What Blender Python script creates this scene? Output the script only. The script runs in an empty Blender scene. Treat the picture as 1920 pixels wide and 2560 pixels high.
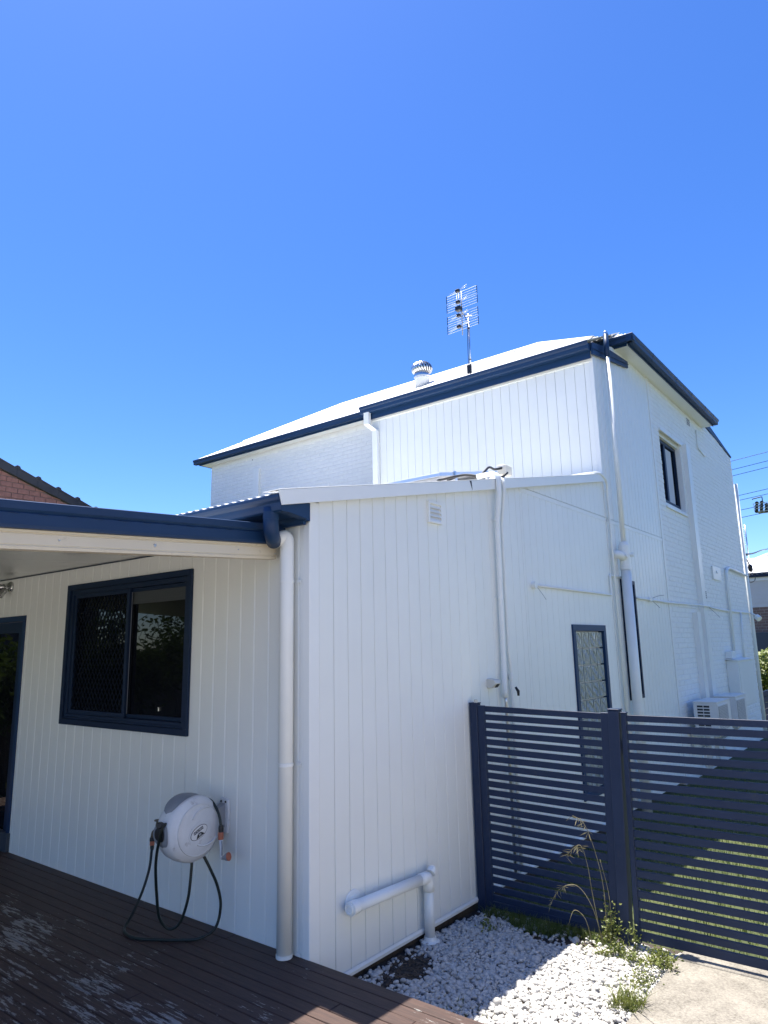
import bpy, bmesh, math, random
from mathutils import Matrix, Vector
random.seed(7)
SC = bpy.context.scene
COL = SC.collection
rad = math.radians

# ------------------------------------------------------------------ camera
cam_d = bpy.data.cameras.new("camera")
cam = bpy.data.objects.new("camera", cam_d)
COL.objects.link(cam)
SC.camera = cam
cam_d.sensor_fit = 'HORIZONTAL'
cam_d.sensor_width = 36.0
cam_d.lens = 36.0 * 1714.5 / 1920.0
cam_d.clip_start = 0.05
cam_d.clip_end = 3000
_yaw, _pit, _rol = rad(37.972), rad(11.151), rad(1.196)
_f = Vector((-math.sin(_yaw) * math.cos(_pit), math.cos(_yaw) * math.cos(_pit), math.sin(_pit)))
_r = Vector((math.cos(_yaw), math.sin(_yaw), 0))
_d = _f.cross(_r)
_r2 = math.cos(_rol) * _r + math.sin(_rol) * _d
_d2 = -math.sin(_rol) * _r + math.cos(_rol) * _d
CAMLOC = Vector((2.967, -3.041, 1.70))
cam.matrix_world = Matrix(((_r2.x, -_d2.x, -_f.x, CAMLOC.x), (_r2.y, -_d2.y, -_f.y, CAMLOC.y),
                           (_r2.z, -_d2.z, -_f.z, CAMLOC.z), (0, 0, 0, 1)))

# ------------------------------------------------------------------ light
SUN_DIR = Vector((-0.243, 0.0134, 1.0)).normalized()      # towards the sun
world = bpy.data.worlds.new("World")
SC.world = world
world.use_nodes = True
wt = world.node_tree
wt.nodes.clear()
sky_n = wt.nodes.new("ShaderNodeTexSky")
sky_n.sky_type = 'NISHITA'
sky_n.sun_disc = False
sky_n.sun_elevation = math.asin(SUN_DIR.z)
sky_n.sun_rotation = math.atan2(SUN_DIR.x, SUN_DIR.y)
sky_n.altitude = 0
sky_n.air_density = 0.9
sky_n.dust_density = 0.35
sky_n.ozone_density = 7.0
bg = wt.nodes.new("ShaderNodeBackground")
bg.inputs[1].default_value = 0.102
wo = wt.nodes.new("ShaderNodeOutputWorld")
hsv = wt.nodes.new("ShaderNodeHueSaturation")
hsv.inputs['Saturation'].default_value = 1.21
hsv.inputs['Hue'].default_value = 0.511
wt.links.new(sky_n.outputs[0], hsv.inputs['Color'])
wt.links.new(hsv.outputs[0], bg.inputs[0])
wt.links.new(bg.outputs[0], wo.inputs[0])
sun_d = bpy.data.lights.new("sun", 'SUN')
sun_d.energy = 5.0
sun_d.angle = rad(0.53)
sun_d.color = (1.0, 0.94, 0.85)
sun = bpy.data.objects.new("sun", sun_d)
COL.objects.link(sun)
sun.rotation_euler = (-SUN_DIR).to_track_quat('-Z', 'Y').to_euler()
sun.location = (-3, 2, 14)
SC.view_settings.view_transform = 'Standard'
SC.view_settings.look = 'None'
SC.view_settings.gamma = 1
SC.view_settings.use_curve_mapping = False
SC.view_settings.exposure = 1.34
SC.cycles.use_denoising = True
SC.cycles.max_bounces = 8
SC.cycles.diffuse_bounces = 5
SC.cycles.sample_clamp_indirect = 10

# ------------------------------------------------------------------ materials
def new_mat(name):
    m = bpy.data.materials.new(name)
    m.use_nodes = True
    nt = m.node_tree
    b = nt.nodes["Principled BSDF"]
    return m, nt, b

def nd(nt, t, **kw):
    n = nt.nodes.new(t)
    for k, v in kw.items():
        setattr(n, k, v)
    return n

def ramp(nt, fac, stops):
    r = nd(nt, "ShaderNodeValToRGB")
    cr = r.color_ramp
    while len(cr.elements) < len(stops):
        cr.elements.new(0.5)
    for e, (p, c) in zip(cr.elements, stops):
        e.position = p
        e.color = (c[0], c[1], c[2], 1) if len(c) == 3 else c
    nt.links.new(fac, r.inputs[0])
    return r.outputs[0]

def coords(nt, scale=(1, 1, 1), rnd=False):
    tc = nd(nt, "ShaderNodeTexCoord")
    mp = nd(nt, "ShaderNodeMapping")
    mp.inputs['Scale'].default_value = scale
    nt.links.new(tc.outputs['Object'], mp.inputs[0])
    if rnd:
        oi = nd(nt, "ShaderNodeObjectInfo")
        mu = nd(nt, "ShaderNodeVectorMath", operation='SCALE')
        mu.inputs[0].default_value = (37.0, 91.0, 53.0)
        nt.links.new(oi.outputs['Random'], mu.inputs['Scale'])
        nt.links.new(mu.outputs[0], mp.inputs['Location'])
    return mp.outputs[0]

def noise(nt, vec, scale, detail=4, rough=0.55):
    n = nd(nt, "ShaderNodeTexNoise")
    n.inputs['Scale'].default_value = scale
    n.inputs['Detail'].default_value = detail
    n.inputs['Roughness'].default_value = rough
    nt.links.new(vec, n.inputs['Vector'])
    return n.outputs['Fac']

def bump(nt, b, h, strength, dist):
    bp = nd(nt, "ShaderNodeBump")
    bp.inputs['Strength'].default_value = strength
    bp.inputs['Distance'].default_value = dist
    nt.links.new(h, bp.inputs['Height'])
    nt.links.new(bp.outputs[0], b.inputs['Normal'])

def mul(c, k):
    return tuple(x * k for x in c)

def mat_paint(name, col, rough=0.45, var=0.06, vscale=2.5, bscale=60, bstr=0.08, rnd=False, metal=0.0, spec=0.5, dirt=None, vmap=(1, 1, 1)):
    m, nt, b = new_mat(name)
    v = coords(nt, vmap, rnd=rnd)
    n1 = noise(nt, v, vscale, 5, 0.6)
    c = ramp(nt, n1, [(0.3, mul(col, 1 - var)), (0.7, mul(col, 1 + var * 0.5))])
    if dirt:
        n3 = noise(nt, v, dirt[1], 6, 0.7)
        mk = ramp(nt, n3, [(dirt[2], (0, 0, 0)), (dirt[2] + 0.12, (1, 1, 1))])
        mx = nd(nt, "ShaderNodeMix", data_type='RGBA')
        nt.links.new(mk, mx.inputs['Factor'])
        nt.links.new(c, mx.inputs['A'])
        mx.inputs['B'].default_value = (*dirt[0], 1)
        c = mx.outputs['Result']
    nt.links.new(c, b.inputs['Base Color'])
    b.inputs['Roughness'].default_value = rough
    b.inputs['Metallic'].default_value = metal
    b.inputs['Specular IOR Level'].default_value = spec
    if bstr > 0:
        bump(nt, b, noise(nt, v, bscale, 3), bstr, 0.004)
    return m

M = {}
M['board'] = mat_paint('board_paint', (0.815, 0.828, 0.79), 0.42, 0.04, 0.9, 45, 0.06)
M['trim'] = mat_paint('trim_paint', (0.815, 0.828, 0.80), 0.4, 0.03, 2, 30, 0.03)
M['pvc'] = mat_paint('pvc_pipe', (0.79, 0.81, 0.785), 0.35, 0.04, 4, 30, 0.02)
M['brickpaint'] = mat_paint('painted_brick', (0.815, 0.825, 0.80), 0.55, 0.05, 9, 17, 0.9, rnd=True)
M['mortarpaint'] = mat_paint('painted_mortar', (0.77, 0.77, 0.77), 0.6, 0.05, 9, 30, 0.5)
M['navy'] = mat_paint('navy_steel', (0.010, 0.037, 0.100), 0.45, 0.10, 1.5, 30, 0.02, spec=0.3)
M['navyframe'] = mat_paint('navy_frame', (0.008, 0.022, 0.056), 0.45, 0.10, 2, 30, 0.02, spec=0.25)
M['fence'] = mat_paint('fence_powdercoat', (0.013, 0.027, 0.066), 0.5, 0.16, 3, 60, 0.03, rnd=True, spec=0.35, dirt=((0.034, 0.042, 0.062), 9, 0.62))
M['cream'] = mat_paint('cream_steel', (0.66, 0.58, 0.44), 0.4, 0.05, 2.5, 30, 0.03, dirt=((0.40, 0.34, 0.25), 7, 0.62))
M['roof'] = mat_paint('white_roof_steel', (0.82, 0.82, 0.80), 0.4, 0.05, 1.2, 20, 0.02, dirt=((0.55, 0.53, 0.48), 4.5, 0.68))
M['ceiling'] = mat_paint('gloss_ceiling', (0.62, 0.63, 0.60), 0.16, 0.03, 2, 20, 0.01)
M['steel'] = mat_paint('galvanised_steel', (0.62, 0.63, 0.64), 0.28, 0.08, 8, 60, 0.03, metal=1.0)
M['chrome'] = mat_paint('brushed_steel', (0.55, 0.55, 0.55), 0.2, 0.05, 8, 60, 0.02, metal=1.0)
M['alu'] = mat_paint('aluminium', (0.72, 0.73, 0.74), 0.35, 0.04, 8, 60, 0.02, metal=0.9)
M['black'] = mat_paint('black_plastic', (0.012, 0.012, 0.014), 0.45, 0.1, 8, 60, 0.03)
M['hose'] = mat_paint('hose_rubber', (0.008, 0.015, 0.013), 0.4, 0.2, 10, 60, 0.03)
M['reel'] = mat_paint('reel_plastic', (0.66, 0.68, 0.70), 0.5, 0.08, 10, 90, 0.06, dirt=((0.40, 0.40, 0.40), 22, 0.60))
M['greyplastic'] = mat_paint('grey_plastic', (0.26, 0.28, 0.31), 0.45, 0.08, 10, 60, 0.04)
M['orange'] = mat_paint('orange_plastic', (0.42, 0.13, 0.07), 0.45, 0.08, 10, 60, 0.03)
M['brass'] = mat_paint('dull_brass', (0.16, 0.13, 0.09), 0.45, 0.2, 30, 60, 0.03, metal=0.7)
M['ac'] = mat_paint('air_conditioner_shell', (0.74, 0.74, 0.72), 0.4, 0.04, 6, 40, 0.02)
M['acdark'] = mat_paint('coil_dark', (0.03, 0.03, 0.035), 0.6, 0.2, 60, 60, 0.0)
M['acgrille'] = mat_paint('fan_grille', (0.16, 0.17, 0.18), 0.5, 0.1, 60, 60, 0.0)
M['ironwhite'] = mat_paint('off_white_plastic', (0.66, 0.63, 0.54), 0.5, 0.06, 9, 40, 0.03)
M['brickred'] = mat_paint('red_brick', (0.33, 0.155, 0.115), 0.85, 0.22, 18, 70, 0.5, rnd=True, dirt=((0.16, 0.085, 0.07), 30, 0.6))
M['mortargrey'] = mat_paint('mortar', (0.20, 0.15, 0.13), 0.9, 0.15, 12, 60, 0.4)
M['brickbrown'] = mat_paint('brown_brick', (0.24, 0.15, 0.11), 0.85, 0.2, 18, 70, 0.3, rnd=True)
M['mortarpale'] = mat_paint('pale_mortar', (0.42, 0.38, 0.33), 0.9, 0.15, 12, 60, 0.3)
M['tile'] = mat_paint('dark_roof_tile', (0.035, 0.036, 0.040), 0.6, 0.25, 8, 40, 0.2, rnd=True)
M['weatherboard'] = mat_paint('pale_weatherboard', (0.62, 0.57, 0.50), 0.5, 0.05, 3, 40, 0.05)
M['darkgrey'] = mat_paint('dark_grey_paint', (0.05, 0.06, 0.075), 0.5, 0.1, 3, 40, 0.05)
M['soil'] = mat_paint('soil', (0.060, 0.047, 0.037), 0.95, 0.4, 20, 50, 0.8)
M['asphalt'] = mat_paint('asphalt', (0.05, 0.05, 0.052), 0.9, 0.2, 8, 120, 0.4)
M['paver'] = mat_paint('bounce_paver', (0.44, 0.41, 0.36), 0.85, 0.15, 3, 40, 0.3)  # made bright for bounce light; only on unseen added paving
M['bark'] = mat_paint('bark', (0.10, 0.075, 0.055), 0.9, 0.3, 14, 30, 0.6)
M['glassdark'] = mat_paint('window_glass', (0.004, 0.005, 0.008), 0.015, 0.0, 1, 1, 0.0, spec=0.28)
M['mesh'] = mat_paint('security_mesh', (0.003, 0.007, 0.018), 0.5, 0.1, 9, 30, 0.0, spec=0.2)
M['labelwhite'] = mat_paint('label_white', (0.72, 0.72, 0.72), 0.4, 0.03, 9, 9, 0.0)
M['blind'] = mat_paint('roller_blind', (0.05, 0.06, 0.065), 0.7, 0.05, 9, 60, 0.05)
M['curtain'] = mat_paint('pale_curtain', (0.55, 0.57, 0.6), 0.8, 0.05, 4, 40, 0.1)
M['lampglass'] = mat_paint('lamp_glass', (0.5, 0.5, 0.5), 0.1, 0.03, 9, 60, 0.0)

def mat_glassblock():
    m, nt, b = new_mat('glass_block')
    v = coords(nt, rnd=True)
    w = nd(nt, "ShaderNodeTexWave", wave_type='BANDS', bands_direction='DIAGONAL')
    w.inputs['Scale'].default_value = 4.5
    w.inputs['Distortion'].default_value = 5
    w.inputs['Detail'].default_value = 1.5
    w.inputs['Detail Scale'].default_value = 1.2
    nt.links.new(v, w.inputs['Vector'])
    b.inputs['Base Color'].default_value = (0.34, 0.38, 0.365, 1)
    b.inputs['Roughness'].default_value = 0.22
    b.inputs['Specular IOR Level'].default_value = 0.9
    b.inputs['Coat Weight'].default_value = 0.3
    b.inputs['Coat Roughness'].default_value = 0.03
    bump(nt, b, w.outputs['Fac'], 0.5, 0.02)
    return m
M['glassblock'] = mat_glassblock()

def mat_deck():
    m, nt, b = new_mat('worn_deck_timber')
    v = coords(nt)
    vg = coords(nt, (1.2, 14, 14), rnd=True)
    grain = noise(nt, vg, 6, 6, 0.65)
    stain = ramp(nt, grain, [(0.25, (0.030, 0.018, 0.016)), (0.75, (0.085, 0.047, 0.036))])
    vs = coords(nt, (2.2, 15, 9))
    fl = noise(nt, vs, 3.2, 9, 0.70)
    big = noise(nt, coords(nt, (1.0, 2.6, 1)), 1.5, 3, 0.55)
    tc = nd(nt, "ShaderNodeTexCoord")
    sp = nd(nt, "ShaderNodeSeparateXYZ")
    nt.links.new(tc.outputs['Object'], sp.inputs[0])
    # wear grows away from the sheltered strip along the wall
    mr = nd(nt, "ShaderNodeMapRange")
    mr.inputs['From Min'].default_value = -0.12
    mr.inputs['From Max'].default_value = -0.85
    nt.links.new(sp.outputs['Y'], mr.inputs['Value'])
    a1 = nd(nt, "ShaderNodeMath", operation='MULTIPLY_ADD')
    nt.links.new(mr.outputs[0], a1.inputs[0])
    a1.inputs[1].default_value = 0.15
    nt.links.new(fl, a1.inputs[2])
    a2 = nd(nt, "ShaderNodeMath", operation='MULTIPLY_ADD')
    nt.links.new(big, a2.inputs[0])
    a2.inputs[1].default_value = 0.62
    nt.links.new(a1.outputs[0], a2.inputs[2])
    a3 = nd(nt, "ShaderNodeMath", operation='SUBTRACT')
    nt.links.new(a2.outputs[0], a3.inputs[0])
    a3.inputs[1].default_value = 0.50
    mk = ramp(nt, a3.outputs[0], [(0.512, (0, 0, 0)), (0.525, (1, 1, 1))])
    mx = nd(nt, "ShaderNodeMix", data_type='RGBA')
    nt.links.new(mk, mx.inputs['Factor'])
    nt.links.new(stain, mx.inputs['A'])
    bare = ramp(nt, grain, [(0.3, (0.17, 0.165, 0.155)), (0.7, (0.37, 0.355, 0.33))])
    nt.links.new(bare, mx.inputs['B'])
    nt.links.new(mx.outputs['Result'], b.inputs['Base Color'])
    b.inputs['Roughness'].default_value = 0.62
    sub = nd(nt, "ShaderNodeMath", operation='MULTIPLY_ADD')
    nt.links.new(mk, sub.inputs[0])
    sub.inputs[1].default_value = -0.8
    nt.links.new(grain, sub.inputs[2])
    bump(nt, b, sub.outputs[0], 0.5, 0.003)
    return m
M['deck'] = mat_deck()

def mat_concrete():
    m, nt, b = new_mat('exposed_concrete')
    v = coords(nt)
    n1 = noise(nt, v, 70, 6, 0.85)
    n2 = noise(nt, v, 6, 6, 0.7)
    mixn = nd(nt, "ShaderNodeMath", operation='MULTIPLY_ADD')
    nt.links.new(n2, mixn.inputs[0])
    mixn.inputs[1].default_value = 0.55
    nt.links.new(n1, mixn.inputs[2])
    c = ramp(nt, mixn.outputs[0], [(0.56, (0.075, 0.068, 0.056)), (0.74, (0.195, 0.18, 0.155)), (0.95, (0.30, 0.28, 0.24))])
    nt.links.new(c, b.inputs['Base Color'])
    b.inputs['Roughness'].default_value = 0.9
    bump(nt, b, n1, 0.5, 0.004)
    return m
M['concrete'] = mat_concrete()

def mat_pebble():
    m, nt, b = new_mat('white_pebble')
    v = coords(nt)
    n1 = noise(nt, v, 30, 3, 0.5)
    n2 = noise(nt, v, 160, 3, 0.5)
    c = ramp(nt, n1, [(0.22, (0.27, 0.255, 0.23)), (0.48, (0.46, 0.45, 0.425)), (0.68, (0.55, 0.54, 0.515)), (0.80, (0.50, 0.40, 0.27))])
    nt.links.new(c, b.inputs['Base Color'])
    b.inputs['Roughness'].default_value = 0.6
    bump(nt, b, n2, 0.25, 0.002)
    return m
M['pebble'] = mat_pebble()

def mat_leaf(name, c1, c2, vscale=9, trans=0.25):
    m, nt, b = new_mat(name)
    v = coords(nt)
    n1 = noise(nt, v, vscale, 3, 0.6)
    c = ramp(nt, n1, [(0.32, c1), (0.68, c2)])
    nt.links.new(c, b.inputs['Base Color'])
    b.inputs['Roughness'].default_value = 0.5
    tr = nd(nt, "ShaderNodeBsdfTranslucent")
    nt.links.new(c, tr.inputs['Color'])
    ms = nd(nt, "ShaderNodeMixShader")
    ms.inputs[0].default_value = trans
    out = nt.nodes["Material Output"]
    nt.links.new(b.outputs[0], ms.inputs[1])
    nt.links.new(tr.outputs[0], ms.inputs[2])
    nt.links.new(ms.outputs[0], out.inputs[0])
    return m
M['grass'] = mat_leaf('grass_blades', (0.06, 0.11, 0.02), (0.17, 0.20, 0.05), 7, 0.3)
M['weed'] = mat_leaf('weed_leaf', (0.08, 0.12, 0.025), (0.22, 0.235, 0.06), 16, 0.3)
M['drygrass'] = mat_leaf('dry_stalk', (0.22, 0.19, 0.09), (0.40, 0.36, 0.20), 16, 0.2)
M['leaf'] = mat_leaf('tree_leaf', (0.035, 0.07, 0.015), (0.09, 0.13, 0.03), 6, 0.25)
M['hedge'] = mat_leaf('hedge_leaf', (0.07, 0.12, 0.015), (0.19, 0.22, 0.03), 5, 0.3)

def mat_ground():
    m, nt, b = new_mat('lawn_ground')
    v = coords(nt)
    n1 = noise(nt, v, 3, 6, 0.65)
    c = ramp(nt, n1, [(0.3, (0.035, 0.05, 0.018)), (0.6, (0.075, 0.09, 0.03)), (0.8, (0.12, 0.11, 0.06))])
    nt.links.new(c, b.inputs['Base Color'])
    b.inputs['Roughness'].default_value = 0.95
    bump(nt, b, noise(nt, v, 60, 4), 0.6, 0.02)
    return m
M['ground'] = mat_ground()

# ------------------------------------------------------------------ builders
def link(name, me, mat, parent=None, smooth=False):
    o = bpy.data.objects.new(name, me)
    COL.objects.link(o)
    if mat is not None and len(me.materials) == 0:
        me.materials.append(M[mat] if isinstance(mat, str) else mat)
    if smooth:
        me.polygons.foreach_set('use_smooth', [True] * len(me.polygons))
    if parent is not None:
        o.parent = parent
        if parent.type == 'EMPTY':
            o.matrix_parent_inverse = Matrix.Translation(-Vector(parent.location))
    return o

def tag(o, label, cat, group=None):
    o['label'] = label
    o['category'] = cat
    if group:
        o['group'] = group
    return o

def thing(name, loc, label, cat, group=None):
    e = bpy.data.objects.new(name, None)
    COL.objects.link(e)
    e.location = loc
    e.empty_display_size = 0.2
    return tag(e, label, cat, group)

class MB:
    """collects faces in world coordinates"""
    def __init__(s):
        s.v = []; s.f = []
    def add(s, vs, fs):
        k = len(s.v)
        s.v += [tuple(p) for p in vs]
        s.f += [tuple(i + k for i in q) for q in fs]
        return s
    def box(s, x0, x1, y0, y1, z0, z1, mtx=None):
        vs = [Vector((x, y, z)) for z in (z0, z1) for y in (y0, y1) for x in (x0, x1)]
        if mtx is not None:
            vs = [mtx @ p for p in vs]
        return s.add(vs, [(0, 2, 3, 1), (4, 5, 7, 6), (0, 1, 5, 4), (2, 6, 7, 3), (0, 4, 6, 2), (1, 3, 7, 5)])
    def prism(s, poly, vec):
        """extrude a 3D polygon along vec"""
        n = len(poly)
        a = [Vector(p) for p in poly]
        vec = Vector(vec)
        nrm = Vector((0, 0, 0))
        for i in range(n):
            nrm += a[i].cross(a[(i + 1) % n])
        if nrm.dot(vec) > 0:
            a = a[::-1]
        b_ = [p + vec for p in a]
        fs = [tuple(range(n)), tuple(range(2 * n - 1, n - 1, -1))]
        fs += [(i, n + i, n + (i + 1) % n, (i + 1) % n) for i in range(n)]
        fs[2:] = [q[::-1] for q in fs[2:]]
        fs[2:] = [q[::-1] for q in fs[2:]]
        return s.add(a + b_, fs)
    def tube(s, pts, r, n=10, caps=True):
        pts = [Vector(p) for p in pts]
        rs = r if isinstance(r, (list, tuple)) else [r] * len(pts)
        k = len(s.v)
        t0 = (pts[1] - pts[0]).normalized()
        u = t0.orthogonal().normalized()
        for i, p in enumerate(pts):
            if i == 0: t = pts[1] - pts[0]
            elif i == len(pts) - 1: t = pts[-1] - pts[-2]
            else: t = (pts[i + 1] - p).normalized() + (p - pts[i - 1]).normalized()
            if t.length < 1e-9: t = t0
            t = t.normalized()
            u = (u - t * u.dot(t))
            u = u.normalized() if u.length > 1e-6 else t.orthogonal().normalized()
            w = t.cross(u)
            for j in range(n):
                a = 2 * math.pi * j / n
                s.v.append(tuple(p + (u * math.cos(a) + w * math.sin(a)) * rs[i]))
        for i in range(len(pts) - 1):
            for j in range(n):
                a, b_ = k + i * n + j, k + i * n + (j + 1) % n
                s.f.append((a, b_, b_ + n, a + n))
        if caps:
            s.f.append(tuple(k + j for j in range(n))[::-1])
            e = k + (len(pts) - 1) * n
            s.f.append(tuple(e + j for j in range(n)))
        return s
    def lathe(s, prof, origin, axis=(0, 0, 1), n=24):
        """prof: (radius, height along axis)"""
        ax = Vector(axis).normalized()
        u = ax.orthogonal().normalized()
        w = ax.cross(u)
        k = len(s.v)
        o = Vector(origin)
        for r_, h in prof:
            for j in range(n):
                a = 2 * math.pi * j / n
                s.v.append(tuple(o + ax * h + (u * math.cos(a) + w * math.sin(a)) * max(r_, 1e-5)))
        for i in range(len(prof) - 1):
            for j in range(n):
                a, b_ = k + i * n + j, k + i * n + (j + 1) % n
                s.f.append((a, b_, b_ + n, a + n))
        s.f.append(tuple(k + j for j in range(n))[::-1])
        e = k + (len(prof) - 1) * n
        s.f.append(tuple(e + j for j in range(n)))
        return s
    def mesh(s, name, bevel=0.0, seg=1, recalc=True):
        me = bpy.data.meshes.new(name)
        me.from_pydata(s.v, [], s.f)
        if recalc or bevel > 0:
            bm = bmesh.new()
            bm.from_mesh(me)
            if recalc:
                bmesh.ops.recalc_face_normals(bm, faces=bm.faces)
            if bevel > 0:
                ed = [e for e in bm.edges if len(e.link_faces) == 2 and e.calc_face_angle(0) > 0.5]
                bmesh.ops.bevel(bm, geom=ed, offset=bevel, segments=seg, affect='EDGES', clamp_overlap=True)
            bm.to_mesh(me)
            bm.free()
        me.update()
        return me
    def build(s, name, mat, parent=None, bevel=0.0, seg=1, smooth=False):
        return link(name, s.mesh(name, bevel, seg), mat, parent, smooth)

def box(name, mat, parent, x0, x1, y0, y1, z0, z1, bevel=0.0, seg=1):
    return MB().box(x0, x1, y0, y1, z0, z1).build(name, mat, parent, bevel, seg)

def bend(pts, r=0.05, n=6):
    """round the corners of a polyline"""
    pts = [Vector(p) for p in pts]
    out = [pts[0]]
    for i in range(1, len(pts) - 1):
        a, b_, c = pts[i - 1], pts[i], pts[i + 1]
        d1, d2 = (a - b_), (c - b_)
        q = min(r, d1.length * 0.45, d2.length * 0.45)
        p0, p2 = b_ + d1.normalized() * q, b_ + d2.normalized() * q
        for k in range(n + 1):
            t = k / n
            out.append(p0 * (1 - t) ** 2 + b_ * 2 * t * (1 - t) + p2 * t ** 2)
    out.append(pts[-1])
    return out

def spline(pts, n=8):
    pts = [Vector(p) for p in pts]
    P = [pts[0] * 2 - pts[1]] + pts + [pts[-1] * 2 - pts[-2]]
    out = []
    for i in range(1, len(P) - 2):
        for k in range(n):
            t = k / n
            a, b_, c, d = P[i - 1], P[i], P[i + 1], P[i + 2]
            out.append(0.5 * ((2 * b_) + (c - a) * t + (2 * a - 5 * b_ + 4 * c - d) * t * t + (3 * b_ - a - 3 * c + d) * t ** 3))
    out.append(pts[-1])
    return out

def tube(name, mat, parent, pts, r, n=12):
    return MB().tube(pts, r, n).build(name, mat, parent, smooth=True)

def shade_auto(o, ang=0.6):
    me = o.data
    bm = bmesh.new(); bm.from_mesh(me)
    for f in bm.faces: f.smooth = True
    for e in bm.edges:
        if len(e.link_faces) == 2 and e.calc_face_angle(0) > ang: e.smooth = False
    bm.to_mesh(me); bm.free()
    return o

# vertical cladding boards --------------------------------------------------
def board_piece(parent, frame, s0, s1, zb, zt, cl=True, cr=True, th=0.012, ch=0.0026, gp=0.0021):
    """frame(s, out, z) -> world; zb/zt functions of s; chamfered long edges"""
    l, r_ = s0 + (gp if cl else 0), s1 - (gp if cr else 0)
    li, ri = l + (ch if cl else 0), r_ - (ch if cr else 0)
    vs = []
    for (a, o_) in ((l, -th), (l, -ch if cl else 0), (li, 0), (ri, 0), (r_, -ch if cr else 0), (r_, -th)):
        vs.append(frame(a, o_, zb(a)))
        vs.append(frame(a, o_, zt(a)))
    fs = [(2 * i, 2 * i + 2, 2 * i + 3, 2 * i + 1) for i in range(5)]
    fs += [(1, 3, 5, 7, 9, 11), (10, 8, 6, 4, 2, 0)]
    mb = MB().add(vs, fs)
    me = mb.mesh('board')
    return link('board', me, 'board', parent)

def cladding(parent, frame, sa, sb, pitch, zb, zt, holes=(), start=None, **kw):
    """boards from sa to sb; holes = (s0, s1, z0, z1)"""
    s = sa if start is None else start
    while s < sb - 0.004:
        e = min(s + pitch, sb)
        a = max(s, sa)
        cuts = sorted({a, e} | {h for H_ in holes for h in H_[:2] if a + 0.004 < h < e - 0.004})
        for c0, c1 in zip(cuts[:-1], cuts[1:]):
            mid = 0.5 * (c0 + c1)
            hs = [H_ for H_ in holes if H_[0] <= mid <= H_[1]]
            cl, cr = abs(c0 - a) < 1e-6, abs(c1 - e) < 1e-6
            if not hs:
                board_piece(parent, frame, c0, c1, zb, zt, cl, cr, **kw)
            else:
                z0, z1 = hs[0][2], hs[0][3]
                if z0 > max(zb(c0), zb(c1)) + 0.01:
                    board_piece(parent, frame, c0, c1, zb, lambda q: z0, cl, cr, **kw)
                if z1 < min(zt(c0), zt(c1)) - 0.01:
                    board_piece(parent, frame, c0, c1, lambda q: z1, zt, cl, cr, **kw)
        s += pitch

def rect_frame(name, mat, parent, frame, s0, s1, z0, z1, w, o0, o1, bevel=0.002):
    """picture-frame of four mitre-free bars"""
    mb = MB()
    def bar(a0, a1, b0, b1):
        vs = [frame(a, o_, b) for b in (b0, b1) for o_ in (o0, o1) for a in (a0, a1)]
        mb.add(vs, [(0, 2, 3, 1), (4, 5, 7, 6), (0, 1, 5, 4), (2, 6, 7, 3), (0, 4, 6, 2), (1, 3, 7, 5)])
    bar(s0, s1, z1 - w, z1)
    bar(s0, s1, z0, z0 + w)
    bar(s0, s0 + w, z0 + w, z1 - w)
    bar(s1 - w, s1, z0 + w, z1 - w)
    return mb.build(name, mat, parent, bevel)

def fbox(name, mat, parent, frame, s0, s1, o0, o1, z0, z1, bevel=0.0, seg=1):
    vs = [frame(a, o_, b) for b in (z0, z1) for o_ in (o0, o1) for a in (s0, s1)]
    return MB().add(vs, [(0, 2, 3, 1), (4, 5, 7, 6), (0, 1, 5, 4), (2, 6, 7, 3), (0, 4, 6, 2), (1, 3, 7, 5)]).build(name, mat, parent, bevel, seg)

def wall_back(name, mat, parent, frame, s0, s1, zb, zt, o0, o1, holes=()):
    cuts = sorted({s0, s1} | {h for H_ in holes for h in H_[:2]})
    mb = MB()
    for a, b_ in zip(cuts[:-1], cuts[1:]):
        mid = 0.5 * (a + b_)
        hs_ = [H_ for H_ in holes if H_[0] <= mid <= H_[1]]
        spans = [(zb, zt)] if not hs_ else [(zb, lambda q: hs_[0][2]), (lambda q: hs_[0][3], zt)]
        for lo_, hi_ in spans:
            if hi_(mid) - lo_(mid) < 0.005: continue
            vs = [frame(a, o0, lo_(a)), frame(b_, o0, lo_(b_)), frame(b_, o0, hi_(b_)), frame(a, o0, hi_(a)),
                  frame(a, o1, lo_(a)), frame(b_, o1, lo_(b_)), frame(b_, o1, hi_(b_)), frame(a, o1, hi_(a))]
            mb.add(vs, [(3, 2, 1, 0), (4, 5, 6, 7), (0, 1, 5, 4), (1, 2, 6, 5), (2, 3, 7, 6), (3, 0, 4, 7)])
    return mb.build(name, mat, parent)

# walls facing the garden (-Y) use s = x ; walls facing the side passage (+X) use s = y
def FA(y0):
    return lambda s, o_, z: Vector((s, y0 - o_, z))
def FB(x0):
    return lambda s, o_, z: Vector((x0 + o_, s, z))

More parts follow.
